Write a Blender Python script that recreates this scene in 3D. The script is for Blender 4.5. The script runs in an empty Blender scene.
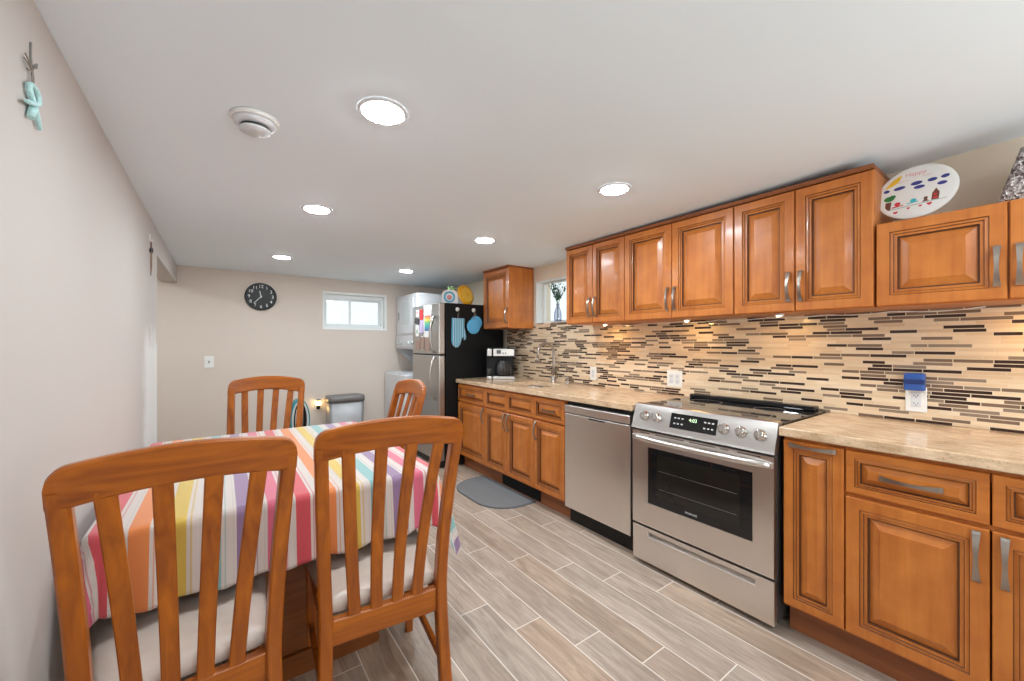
import bpy, bmesh, math, random
from mathutils import Vector, Matrix, Euler
PI = math.pi
rnd = random.Random(7)
S = bpy.context.scene
C = S.collection

# ------------------------------------------------------------------ camera, world, exposure
XL, XR, YB, YF = -0.355, 2.624, 5.19, -1.9      # left wall, kitchen wall, back wall, wall behind the viewer
H = 1.2775
THETA = math.atan(291 / 401)
cd = bpy.data.cameras.new('camera'); cam = bpy.data.objects.new('camera', cd); C.objects.link(cam)
cam.location = (0, 0, H); cam.rotation_euler = (PI / 2, 0, -THETA)
cd.sensor_width = 36; cd.lens = 401 / 1024 * 36; cd.shift_y = 3.5 / 1024; cd.clip_start = 0.02
S.camera = cam
w = bpy.data.worlds.new('daylight'); S.world = w; w.use_nodes = True
bgn = w.node_tree.nodes['Background']; bgn.inputs[0].default_value = (0.84, 0.95, 0.97, 1); bgn.inputs[1].default_value = 1.22
S.view_settings.view_transform = 'Standard'; S.view_settings.look = 'None'
S.view_settings.gamma = 1; S.view_settings.use_curve_mapping = False
S.view_settings.exposure = 0.0
S.cycles.use_denoising = True
S.cycles.max_bounces = 10; S.cycles.diffuse_bounces = 6; S.cycles.glossy_bounces = 4
S.cycles.sample_clamp_indirect = 6
LAMP = 262.0         # downlight lens emission
PUCK = 800.0         # warm puck lights under the wall cabinets
fl = bpy.data.lights.new('added_fill_light', 'AREA'); fl.shape = 'RECTANGLE'; fl.size = 2.6; fl.size_y = 1.2; fl.energy = 78; fl.color = (.84, .95, 1.0)  # soft fill added behind the camera to brighten ceiling and room, no real fixture
flo = bpy.data.objects.new('added_fill_light', fl); C.objects.link(flo); flo.location = (1.15, YF + .06, 1.25); flo.rotation_euler = (math.radians(90 + 48), 0, 0)
def ceil_z(y): return 2.062 + max(0.0, 3.0 - y) * 0.012 + max(0.0, 0.9 - max(y, -.3)) * 0.026

# ------------------------------------------------------------------ materials
def new_mat(name):
    m = bpy.data.materials.new(name); m.use_nodes = True
    nt = m.node_tree
    return m, nt, nt.nodes['Principled BSDF']
def lk(nt, a, b): nt.links.new(a, b)
def node(nt, t, **kw):
    n = nt.nodes.new(t)
    for k, v in kw.items(): setattr(n, k, v)
    return n
def math_n(nt, op, a, b=None, c=None):
    n = node(nt, 'ShaderNodeMath', operation=op)
    for i, v in enumerate((a, b, c)):
        if v is None: continue
        if isinstance(v, (int, float)): n.inputs[i].default_value = v
        else: lk(nt, v, n.inputs[i])
    return n.outputs[0]
def mix_c(nt, f, a, b):
    n = node(nt, 'ShaderNodeMix', data_type='RGBA')
    for s, v in ((n.inputs[0], f), (n.inputs[6], a), (n.inputs[7], b)):
        if isinstance(v, (int, float)): s.default_value = v
        elif isinstance(v, tuple): s.default_value = (*v[:3], 1)
        else: lk(nt, v, s)
    return n.outputs[2]
def plain(name, col, rough=0.5, metal=0.0, var=0.06, scale=14, bump=0.0, bscale=200, **kw):
    m, nt, p = new_mat(name)
    tc = node(nt, 'ShaderNodeTexCoord')
    nz = node(nt, 'ShaderNodeTexNoise'); nz.inputs['Scale'].default_value = scale; nz.inputs['Detail'].default_value = 3
    lk(nt, tc.outputs['Object'], nz.inputs['Vector'])
    c2 = tuple(min(1, c * (1 + var)) for c in col); c1 = tuple(c * (1 - var) for c in col)
    lk(nt, mix_c(nt, nz.outputs[0], c1, c2), p.inputs['Base Color'])
    p.inputs['Roughness'].default_value = rough; p.inputs['Metallic'].default_value = metal
    for k, v in kw.items(): p.inputs[k.replace('_', ' ')].default_value = v
    if bump:
        n2 = node(nt, 'ShaderNodeTexNoise'); n2.inputs['Scale'].default_value = bscale
        lk(nt, tc.outputs['Object'], n2.inputs['Vector'])
        b = node(nt, 'ShaderNodeBump'); b.inputs['Strength'].default_value = bump; b.inputs['Distance'].default_value = 0.002
        lk(nt, n2.outputs[0], b.inputs['Height']); lk(nt, b.outputs[0], p.inputs['Normal'])
    return m
def wood(name, ca, cb, axis='z', rough=0.3, s=30, stretch=0.05, mottled=0.0, coat=0.0):
    m, nt, p = new_mat(name)
    tc = node(nt, 'ShaderNodeTexCoord'); mp = node(nt, 'ShaderNodeMapping')
    sc = {'x': (stretch, 1, 1), 'y': (1, stretch, 1), 'z': (1, 1, stretch)}[axis]
    mp.inputs['Scale'].default_value = sc
    lk(nt, tc.outputs['Object'], mp.inputs['Vector'])
    nz = node(nt, 'ShaderNodeTexNoise'); nz.inputs['Scale'].default_value = s; nz.inputs['Detail'].default_value = 6; nz.inputs['Distortion'].default_value = 0.6
    lk(nt, mp.outputs[0], nz.inputs['Vector'])
    n2 = node(nt, 'ShaderNodeTexNoise'); n2.inputs['Scale'].default_value = 9; n2.inputs['Detail'].default_value = 3
    lk(nt, tc.outputs['Object'], n2.inputs['Vector'])
    f = math_n(nt, 'ADD', math_n(nt, 'MULTIPLY', nz.outputs[0], 1 - mottled), math_n(nt, 'MULTIPLY', n2.outputs[0], mottled))
    f = math_n(nt, 'MULTIPLY_ADD', math_n(nt, 'SUBTRACT', f, 0.5), 2.4, 0.5)
    cl = node(nt, 'ShaderNodeClamp'); lk(nt, f, cl.inputs[0])
    lk(nt, mix_c(nt, cl.outputs[0], ca, cb), p.inputs['Base Color'])
    p.inputs['Roughness'].default_value = rough; p.inputs['Coat Weight'].default_value = coat; p.inputs['Coat Roughness'].default_value = 0.12
    return m
def emit(name, col, st):
    m, nt, p = new_mat(name)
    p.inputs['Base Color'].default_value = (0.8, 0.8, 0.8, 1)
    p.inputs['Emission Color'].default_value = (*col, 1); p.inputs['Emission Strength'].default_value = st
    return m
def glass_pane(name, tint=(1, 1, 1), refl=0.06):
    m, nt, p = new_mat(name); nt.nodes.remove(p)
    t = node(nt, 'ShaderNodeBsdfTransparent'); t.inputs[0].default_value = (*tint, 1)
    g = node(nt, 'ShaderNodeBsdfGlossy'); g.inputs['Roughness'].default_value = 0.02
    lw = node(nt, 'ShaderNodeLayerWeight'); lw.inputs[0].default_value = .5
    fr = math_n(nt, 'MULTIPLY_ADD', math_n(nt, 'POWER', lw.outputs['Facing'], 5.0), .85, .04)
    mx = node(nt, 'ShaderNodeMixShader'); lk(nt, fr, mx.inputs[0]); lk(nt, t.outputs[0], mx.inputs[1]); lk(nt, g.outputs[0], mx.inputs[2])
    lk(nt, mx.outputs[0], nt.nodes['Material Output'].inputs[0])
    return m
def brushed(name, col=(0.80, 0.765, 0.735), rough=0.29, axis='y', amt=0.04):
    m, nt, p = new_mat(name)
    tc = node(nt, 'ShaderNodeTexCoord'); mp = node(nt, 'ShaderNodeMapping')
    mp.inputs['Scale'].default_value = {'x': (.01, 1, 1), 'y': (1, .01, 1), 'z': (1, 1, .01)}[axis]
    lk(nt, tc.outputs['Object'], mp.inputs[0])
    nz = node(nt, 'ShaderNodeTexNoise'); nz.inputs['Scale'].default_value = 350; nz.inputs['Detail'].default_value = 2
    lk(nt, mp.outputs[0], nz.inputs['Vector'])
    r = math_n(nt, 'MULTIPLY_ADD', nz.outputs[0], amt, rough - amt / 2)
    lk(nt, r, p.inputs['Roughness'])
    p.inputs['Base Color'].default_value = (*col, 1); p.inputs['Metallic'].default_value = 1; p.inputs['Anisotropic'].default_value = .5
    n2 = node(nt, 'ShaderNodeTexNoise'); n2.inputs['Scale'].default_value = 3.0
    lk(nt, tc.outputs['Object'], n2.inputs['Vector'])
    b = node(nt, 'ShaderNodeBump'); b.inputs['Strength'].default_value = 0.06; b.inputs['Distance'].default_value = 0.02
    lk(nt, n2.outputs[0], b.inputs['Height']); lk(nt, b.outputs[0], p.inputs['Normal'])
    return m
def wall_left_mat():
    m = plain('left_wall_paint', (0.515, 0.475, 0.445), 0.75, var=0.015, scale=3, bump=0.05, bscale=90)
    nt = m.node_tree; p = nt.nodes['Principled BSDF']
    base = p.inputs['Base Color'].links[0].from_socket
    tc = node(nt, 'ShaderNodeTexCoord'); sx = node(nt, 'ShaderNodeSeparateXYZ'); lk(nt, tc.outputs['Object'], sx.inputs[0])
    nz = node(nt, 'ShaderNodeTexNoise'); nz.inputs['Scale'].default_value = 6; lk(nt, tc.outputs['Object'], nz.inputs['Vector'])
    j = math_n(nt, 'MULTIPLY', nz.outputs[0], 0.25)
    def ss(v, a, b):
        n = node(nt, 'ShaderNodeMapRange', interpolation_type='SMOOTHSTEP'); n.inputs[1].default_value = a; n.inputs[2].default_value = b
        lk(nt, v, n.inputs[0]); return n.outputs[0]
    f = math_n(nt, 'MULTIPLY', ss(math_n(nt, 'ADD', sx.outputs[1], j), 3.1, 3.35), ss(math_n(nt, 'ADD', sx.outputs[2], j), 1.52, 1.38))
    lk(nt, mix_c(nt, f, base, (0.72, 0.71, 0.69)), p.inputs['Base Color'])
    return m
def floor_mat():
    m, nt, p = new_mat('wood_look_tile')
    tc = node(nt, 'ShaderNodeTexCoord'); sx = node(nt, 'ShaderNodeSeparateXYZ'); lk(nt, tc.outputs['Object'], sx.inputs[0])
    W, L = 0.1515, 0.92
    xx = math_n(nt, 'DIVIDE', math_n(nt, 'SUBTRACT', sx.outputs[0], 1.970 - 40 * W), W)
    row = math_n(nt, 'FLOOR', xx); fx = math_n(nt, 'FRACT', xx)
    yy = math_n(nt, 'DIVIDE', math_n(nt, 'ADD', sx.outputs[1], math_n(nt, 'MULTIPLY_ADD', row, 0.225, 20 * L - 1.237 - 39 * .225)), L)
    col = math_n(nt, 'FLOOR', yy); fy = math_n(nt, 'FRACT', yy)
    def edge(f, size):
        a = math_n(nt, 'MULTIPLY', math_n(nt, 'MINIMUM', f, math_n(nt, 'SUBTRACT', 1.0, f)), size)
        n = node(nt, 'ShaderNodeMapRange'); n.inputs[1].default_value = 0.0018; n.inputs[2].default_value = 0.0028
        n.inputs[3].default_value = 1; n.inputs[4].default_value = 0
        lk(nt, a, n.inputs[0]); return n.outputs[0]
    grout = math_n(nt, 'MAXIMUM', edge(fx, W), edge(fy, L))
    cb = node(nt, 'ShaderNodeCombineXYZ'); lk(nt, row, cb.inputs[0]); lk(nt, col, cb.inputs[1])
    wn = node(nt, 'ShaderNodeTexWhiteNoise', noise_dimensions='3D'); lk(nt, cb.outputs[0], wn.inputs['Vector'])
    off = node(nt, 'ShaderNodeVectorMath', operation='SCALE'); lk(nt, wn.outputs['Color'], off.inputs[0]); off.inputs['Scale'].default_value = 30
    ad = node(nt, 'ShaderNodeVectorMath', operation='ADD'); lk(nt, tc.outputs['Object'], ad.inputs[0]); lk(nt, off.outputs[0], ad.inputs[1])
    mp = node(nt, 'ShaderNodeMapping'); mp.inputs['Scale'].default_value = (1, 0.09, 1); lk(nt, ad.outputs[0], mp.inputs[0])
    nz = node(nt, 'ShaderNodeTexNoise'); nz.inputs['Scale'].default_value = 42; nz.inputs['Detail'].default_value = 9; nz.inputs['Distortion'].default_value = 1.0; nz.inputs['Roughness'].default_value = .70
    lk(nt, mp.outputs[0], nz.inputs['Vector'])
    n2 = node(nt, 'ShaderNodeTexNoise'); n2.inputs['Scale'].default_value = 4.5; n2.inputs['Detail'].default_value = 3
    mp2 = node(nt, 'ShaderNodeMapping'); mp2.inputs['Scale'].default_value = (1, 0.35, 1); lk(nt, ad.outputs[0], mp2.inputs[0]); lk(nt, mp2.outputs[0], n2.inputs['Vector'])
    tone = mix_c(nt, wn.outputs['Value'], (0.465, 0.345, 0.26), (0.46, 0.388, 0.332))
    r1 = node(nt, 'ShaderNodeMapRange'); r1.inputs[1].default_value = .32; r1.inputs[2].default_value = .68; lk(nt, nz.outputs[0], r1.inputs[0])
    dark = mix_c(nt, r1.outputs[0], (0.60, 0.57, 0.545), (1.14, 1.14, 1.14))
    r2 = node(nt, 'ShaderNodeMapRange'); r2.inputs[1].default_value = .3; r2.inputs[2].default_value = .7; lk(nt, n2.outputs[0], r2.inputs[0])
    dk2 = mix_c(nt, r2.outputs[0], (0.80, 0.775, 0.755), (1.10, 1.10, 1.10))
    def mul(a, b):
        n = node(nt, 'ShaderNodeMix', data_type='RGBA', blend_type='MULTIPLY'); n.inputs[0].default_value = 1
        lk(nt, a, n.inputs[6]); lk(nt, b, n.inputs[7]); return n.outputs[2]
    c = mul(mul(tone, dark), dk2)
    lk(nt, mix_c(nt, grout, c, (0.76, 0.70, 0.64)), p.inputs['Base Color'])
    p.inputs['Roughness'].default_value = 0.42
    b = node(nt, 'ShaderNodeBump', invert=True); b.inputs['Strength'].default_value = 0.3; b.inputs['Distance'].default_value = 0.002
    lk(nt, grout, b.inputs['Height']); lk(nt, b.outputs[0], p.inputs['Normal'])
    return m
def mosaic_mat():
    m, nt, p = new_mat('linear_mosaic_tile')
    tc = node(nt, 'ShaderNodeTexCoord'); sx = node(nt, 'ShaderNodeSeparateXYZ'); lk(nt, tc.outputs['Object'], sx.inputs[0])
    RH = 0.0166
    zz = math_n(nt, 'DIVIDE', sx.outputs[2], RH); row = math_n(nt, 'FLOOR', zz); fz = math_n(nt, 'FRACT', zz)
    wr = node(nt, 'ShaderNodeTexWhiteNoise', noise_dimensions='1D'); lk(nt, row, wr.inputs['W'])
    W = math_n(nt, 'ADD', math_n(nt, 'DIVIDE', sx.outputs[1], 0.105), math_n(nt, 'MULTIPLY_ADD', row, 41.37, math_n(nt, 'MULTIPLY', wr.outputs['Value'], 977.3)))
    v1 = node(nt, 'ShaderNodeTexVoronoi', voronoi_dimensions='1D', feature='F1'); v1.inputs['Scale'].default_value = 1
    v2 = node(nt, 'ShaderNodeTexVoronoi', voronoi_dimensions='1D', feature='DISTANCE_TO_EDGE'); v2.inputs['Scale'].default_value = 1
    for v in (v1, v2): lk(nt, W, v.inputs['W'])
    sc = node(nt, 'ShaderNodeSeparateColor'); lk(nt, v1.outputs['Color'], sc.inputs[0])
    ramp = node(nt, 'ShaderNodeValToRGB'); ramp.color_ramp.interpolation = 'CONSTANT'
    stops = [(0, (0.72, 0.555, 0.375)), (0.2, (0.66, 0.49, 0.32)), (0.40, (0.76, 0.61, 0.44)), (0.54, (0.040, 0.018, 0.013)), (0.76, (0.19, 0.125, 0.085)), (0.90, (0.26, 0.195, 0.145))]
    e = ramp.color_ramp.elements
    e[0].position = 0; e[0].color = (*stops[0][1], 1); e[1].position = stops[1][0]; e[1].color = (*stops[1][1], 1)
    for q, c in stops[2:]:
        k = e.new(q); k.color = (*c, 1)
    lk(nt, sc.outputs[0], ramp.inputs[0])
    ez = math_n(nt, 'MULTIPLY', math_n(nt, 'MINIMUM', fz, math_n(nt, 'SUBTRACT', 1.0, fz)), RH)
    ey = math_n(nt, 'MULTIPLY', v2.outputs['Distance'], 0.105)
    g = math_n(nt, 'LESS_THAN', math_n(nt, 'MINIMUM', ez, ey), 0.0016)
    nz = node(nt, 'ShaderNodeTexNoise'); nz.inputs['Scale'].default_value = 40; nz.inputs['Detail'].default_value = 4
    mp = node(nt, 'ShaderNodeMapping'); mp.inputs['Scale'].default_value = (1, .25, 2); lk(nt, tc.outputs['Object'], mp.inputs[0]); lk(nt, mp.outputs[0], nz.inputs['Vector'])
    mott = mix_c(nt, nz.outputs[0], (0.84, 0.82, 0.80), (1.1, 1.1, 1.1))
    mm = node(nt, 'ShaderNodeMix', data_type='RGBA', blend_type='MULTIPLY'); mm.inputs[0].default_value = 1
    lk(nt, ramp.outputs[0], mm.inputs[6]); lk(nt, mott, mm.inputs[7])
    lk(nt, mix_c(nt, g, mm.outputs[2], (0.68, 0.555, 0.41)), p.inputs['Base Color'])
    dark = math_n(nt, 'GREATER_THAN', sc.outputs[0], 0.54)
    lk(nt, math_n(nt, 'MULTIPLY_ADD', dark, -0.28, 0.45), p.inputs['Roughness'])
    return m
def granite_mat():
    m, nt, p = new_mat('beige_stone_worktop')
    tc = node(nt, 'ShaderNodeTexCoord')
    mp = node(nt, 'ShaderNodeMapping'); mp.inputs['Scale'].default_value = (1, .45, 1); lk(nt, tc.outputs['Object'], mp.inputs[0])
    n1 = node(nt, 'ShaderNodeTexNoise'); n1.inputs['Scale'].default_value = 22; n1.inputs['Detail'].default_value = 8; n1.inputs['Roughness'].default_value = .7
    lk(nt, mp.outputs[0], n1.inputs['Vector'])
    n2 = node(nt, 'ShaderNodeTexNoise'); n2.inputs['Scale'].default_value = 160; n2.inputs['Detail'].default_value = 3
    lk(nt, tc.outputs['Object'], n2.inputs['Vector'])
    r = node(nt, 'ShaderNodeMapRange'); r.inputs[1].default_value = .35; r.inputs[2].default_value = .65; lk(nt, n1.outputs[0], r.inputs[0])
    c = mix_c(nt, r.outputs[0], (0.50, 0.325, 0.185), (0.80, 0.595, 0.405))
    r2 = node(nt, 'ShaderNodeMapRange'); r2.inputs[1].default_value = .60; r2.inputs[2].default_value = .70; lk(nt, n2.outputs[0], r2.inputs[0])
    lk(nt, mix_c(nt, math_n(nt, 'MULTIPLY', r2.outputs[0], .6), c, (0.30, 0.20, 0.12)), p.inputs['Base Color'])
    p.inputs['Roughness'].default_value = 0.16
    return m
def cloth_mat():
    m, nt, p = new_mat('striped_cloth')
    uv = node(nt, 'ShaderNodeUVMap'); uv.uv_map = 'cloth'
    sx = node(nt, 'ShaderNodeSeparateXYZ'); lk(nt, uv.outputs[0], sx.inputs[0])
    t = math_n(nt, 'FRACT', math_n(nt, 'DIVIDE', math_n(nt, 'ADD', sx.outputs[0], 0.294 + 2.5), 0.5))
    ramp = node(nt, 'ShaderNodeValToRGB'); ramp.color_ramp.interpolation = 'CONSTANT'
    wh = (0.56, 0.495, 0.455)
    cols = [(0.56, 0.065, 0.085), (0.66, 0.20, 0.05), (0.58, 0.39, 0.06), (0.20, 0.39, 0.39), (0.24, 0.145, 0.26), (0.56, 0.105, 0.175)]
    e = ramp.color_ramp.elements
    pts = []
    for i, c in enumerate(cols):
        a = i / 6
        pts.append((a, c)); pts.append((a + 0.088, wh)); pts.append((a + 0.104, tuple(.45 * x + .55 * y for x, y in zip((.5, .42, .38), c)))); pts.append((a + 0.112, wh))
        pts.append((a + 0.148, (0.45, 0.38, 0.35)))
    # 30 stops
    e[0].position = 0; e[0].color = (*pts[0][1], 1); e[1].position = pts[1][0]; e[1].color = (*pts[1][1], 1)
    for q, c in pts[2:]:
        k = e.new(q); k.color = (*c, 1)
    lk(nt, t, ramp.inputs[0])
    # dashed thread: dark stop shows only on alternate stitches
    wv = math_n(nt, 'GREATER_THAN', math_n(nt, 'FRACT', math_n(nt, 'MULTIPLY', sx.outputs[1], 160)), 0.5)
    cell = math_n(nt, 'FRACT', math_n(nt, 'MULTIPLY', t, 6))
    inside = math_n(nt, 'MULTIPLY', math_n(nt, 'GREATER_THAN', cell, 0.888), math_n(nt, 'LESS_THAN', cell, 0.93))
    isd = math_n(nt, 'GREATER_THAN', cell, 0.886)
    keep = math_n(nt, 'MULTIPLY', inside, wv)
    drop = math_n(nt, 'MULTIPLY', isd, math_n(nt, 'SUBTRACT', 1.0, keep))
    c = mix_c(nt, drop, ramp.outputs[0], wh)
    nz = node(nt, 'ShaderNodeTexNoise'); nz.inputs['Scale'].default_value = 240; lk(nt, uv.outputs[0], nz.inputs['Vector'])
    mm = node(nt, 'ShaderNodeMix', data_type='RGBA', blend_type='MULTIPLY'); mm.inputs[0].default_value = 1
    lk(nt, c, mm.inputs[6]); lk(nt, mix_c(nt, nz.outputs[0], (0.88, .88, .88), (1.1, 1.1, 1.1)), mm.inputs[7])
    lk(nt, mm.outputs[2], p.inputs['Base Color'])
    p.inputs['Roughness'].default_value = 0.7; p.inputs['Sheen Weight'].default_value = .5; p.inputs['Sheen Roughness'].default_value = .4
    return m
def sequin_mat():
    m, nt, p = new_mat('silver_sequins')
    tc = node(nt, 'ShaderNodeTexCoord')
    v = node(nt, 'ShaderNodeTexVoronoi'); v.inputs['Scale'].default_value = 130; lk(nt, tc.outputs['Object'], v.inputs['Vector'])
    sc = node(nt, 'ShaderNodeSeparateColor'); lk(nt, v.outputs['Color'], sc.inputs[0])
    lk(nt, mix_c(nt, math_n(nt, 'POWER', sc.outputs[0], 1.6), (0.10, 0.065, 0.055), (0.85, 0.80, 0.78)), p.inputs['Base Color'])
    p.inputs['Roughness'].default_value = 0.3; p.inputs['Metallic'].default_value = 0.5
    b = node(nt, 'ShaderNodeBump'); b.inputs['Distance'].default_value = .006; lk(nt, v.outputs['Distance'], b.inputs['Height']); lk(nt, b.outputs[0], p.inputs['Normal'])
    return m
def stripe_mat(name, a, b, axis, per, off=0.0, duty=0.6):
    m, nt, p = new_mat(name)
    tc = node(nt, 'ShaderNodeTexCoord'); sx = node(nt, 'ShaderNodeSeparateXYZ'); lk(nt, tc.outputs['Object'], sx.inputs[0])
    f = math_n(nt, 'GREATER_THAN', math_n(nt, 'FRACT', math_n(nt, 'DIVIDE', math_n(nt, 'ADD', sx.outputs['xyz'.index(axis)], off + 10 * per), per)), duty)
    lk(nt, mix_c(nt, f, a, b), p.inputs['Base Color']); p.inputs['Roughness'].default_value = .85
    return m

M = dict(
    ceil=plain('ceiling_paint', (0.795, 0.875, 0.93), 0.85, var=.01, scale=3),
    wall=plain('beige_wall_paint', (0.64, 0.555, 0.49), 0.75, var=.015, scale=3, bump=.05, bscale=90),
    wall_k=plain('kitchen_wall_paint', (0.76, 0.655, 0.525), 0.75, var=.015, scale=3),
    wall_l=wall_left_mat(), floor=floor_mat(), mosaic=mosaic_mat(), stone=granite_mat(), cloth=cloth_mat(), sequin=sequin_mat(),
    cab=wood('glazed_maple', (0.40, 0.105, 0.015), (0.61, 0.208, 0.037), 'z', .36, 34, .06, .55, .10),
    cabh=wood('glazed_maple_crosswise', (0.40, 0.105, 0.015), (0.61, 0.208, 0.037), 'y', .36, 34, .06, .55, .10),
    glaze=wood('dark_glaze', (0.10, 0.033, 0.012), (0.17, 0.06, 0.022), 'z', .45),
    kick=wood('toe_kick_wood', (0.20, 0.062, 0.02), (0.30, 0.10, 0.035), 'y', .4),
    chair=wood('orange_oak', (0.19, 0.038, 0.0014), (0.45, 0.120, 0.003), 'z', .36, 38, .05, .2, .08),
    chairh=wood('orange_oak_crosswise', (0.19, 0.038, 0.0014), (0.45, 0.120, 0.003), 'x', .36, 38, .05, .2, .08),
    seat=plain('cream_vinyl', (.58, .49, .425), .38, var=.05, scale=40, bump=.1, bscale=300),
    steel=brushed('brushed_steel'), steelp=brushed('control_panel_steel', (.50, .47, .445), .33), steelv=brushed('brushed_steel_upright', axis='z'), nickel=brushed('brushed_nickel', (0.42, 0.37, 0.33), .30),
    steelf=brushed('fridge_steel', (0.50, 0.48, 0.46), .33), chrome=plain('polished_chrome', (.75, .74, .72), .12, 1, .02),
    grey=plain('grey_plastic', (.27, .26, .25), .4), dgrey=plain('dark_grey_plastic', (.07, .07, .07), .45),
    black=plain('black_plastic', (.010, .010, .010), .4, Specular_IOR_Level=.25), bgloss=plain('black_ceramic_glass', (.010, .010, .011), .04, var=.02),
    fridgeblack=plain('black_textured_enamel', (.008, .008, .0085), .45, var=.1, bump=.15, bscale=500, Specular_IOR_Level=.18),
    white=plain('white_enamel', (.64, .65, .67), .3, var=.01), offwhite=plain('white_plastic', (.78, .77, .74), .4, var=.02),
    cangrey=plain('grey_brushed_can', (.30, .295, .30), .45, .5, .05), lidgrey=plain('grey_can_lid', (.20, .19, .19), .4, .3),
    trimw=plain('white_window_trim', (.80, .81, .79), .45, var=.01), frameg=plain('window_vinyl', (.74, .77, .77), .4, var=.01),
    pane=glass_pane('clear_glass'), ovglass=plain('oven_window_glass', (.018, .016, .013), .05, var=.1),
    lamp=emit('downlight_lens', (.865, .95, 1.0), LAMP), puck=emit('puck_lens', (1, .60, .20), PUCK), night=emit('night_light_bulb', (1, .62, .2), 14),
    green=emit('green_digits', (.35, .9, .15), .9), icon=plain('panel_icons', (.6, .6, .58), .5),
    mat=plain('grey_floor_mat', (.17, .17, .175), .95, var=.12, scale=120, bump=.4, bscale=500), matedge=plain('grey_mat_binding', (.11, .115, .12), .9),
    blue=plain('blue_plastic', (.025, .085, .32), .35), dblue=plain('dark_blue_plastic', (.012, .03, .13), .35), slot=plain('dark_slots', (.03, .03, .03), .6),
    teal=plain('teal_plastic', (.02, .22, .26), .35), silver=plain('pale_grey_plastic', (.55, .58, .58), .35),
    aqua=plain('aqua_glass_beads', (.46, .72, .72), .3, var=.25, scale=160, bump=.8, bscale=260), twine=plain('grey_twine', (.26, .22, .19), .9),
    brownrod=plain('brown_wood_rod', (.26, .16, .11), .7), red=plain('red_paint', (.62, .03, .035), .5), navy=plain('navy_paint', (.03, .035, .22), .5),
    pgreen=plain('green_paint', (.03, .22, .05), .5), pbrown=plain('brown_paint', (.16, .05, .03), .5), yellow=plain('yellow_paint', (.82, .50, .03), .5),
    cyan=plain('turquoise_paint', (.05, .48, .55), .5), pink=plain('pink_paint', (.72, .30, .30), .5), linegreen=plain('grey_green_paint', (.22, .34, .29), .5),
    plate=plain('glazed_white_plate', (.78, .76, .73), .2, var=.01),
    orange=plain('orange_glaze', (.86, .42, .015), .3), oranger=plain('pale_orange_glaze', (.90, .58, .10), .3),
    mitt=stripe_mat('blue_striped_cotton', (.10, .34, .50), (.42, .55, .60), 'x', .026, .0, .62), potb=plain('blue_quilted_cotton', (.11, .40, .66), .9, var=.2, scale=90, bump=.5, bscale=120),
    leaf=plain('blue_green_leaf', (.035, .12, .075), .5, var=.5, scale=60), leafl=plain('light_leaf', (.10, .26, .10), .5), stem=plain('green_stem', (.05, .14, .06), .6),
    paper=plain('white_paper', (.80, .79, .77), .7, var=.02), photo=plain('brown_photo', (.34, .22, .18), .4, var=.75, scale=45), lav=plain('lavender_paper', (.55, .46, .66), .6, var=.2, scale=25),
    dark=plain('dark_magnet', (.05, .045, .05), .5, var=.4), carafe=plain('carafe_glass', (.03, .03, .032), .05),
    boxblue=plain('blue_print', (.10, .42, .62), .5), boxgreen=plain('leaf_green_toy', (.30, .50, .22), .6),
    table=wood('oak_trestle', (0.14, 0.035, 0.004), (0.26, 0.075, 0.010), 'x', .35, 38, .05, .2),
)
def vase_mat():
    m, nt, p = new_mat('blue_tinted_glass')
    p.inputs['Base Color'].default_value = (.78, .80, .92, 1); p.inputs['Roughness'].default_value = .03
    p.inputs['Transmission Weight'].default_value = 1; p.inputs['IOR'].default_value = 1.25
    return m
M['vase'] = glass_pane('lilac_tinted_glass', (.97, .97, 1))
def tint_edges(m):
    nt = m.node_tree; lw = node(nt, 'ShaderNodeLayerWeight'); lw.inputs[0].default_value = .5
    t = [n for n in nt.nodes if n.type == 'BSDF_TRANSPARENT'][0]
    lk(nt, mix_c(nt, math_n(nt, 'POWER', lw.outputs['Facing'], 1.4), (.93, .94, .98), (.40, .42, .60)), t.inputs[0])
tint_edges(M['vase'])
def rainbow_mat():
    m, nt, p = new_mat('rainbow_picture')
    tc = node(nt, 'ShaderNodeTexCoord'); sx = node(nt, 'ShaderNodeSeparateXYZ'); lk(nt, tc.outputs['Generated'], sx.inputs[0])
    r = node(nt, 'ShaderNodeValToRGB'); e = r.color_ramp.elements
    e[0].position = 0; e[0].color = (.08, .10, .35, 1); e[1].position = 1; e[1].color = (.65, .05, .10, 1)
    for q, c in ((.3, (.05, .4, .45)), (.55, (.2, .5, .2)), (.72, (.75, .6, .1))):
        k = e.new(q); k.color = (*c, 1)
    lk(nt, sx.outputs[2], r.inputs[0]); lk(nt, r.outputs[0], p.inputs['Base Color'])
    return m
M['rainbow'] = rainbow_mat()

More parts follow.
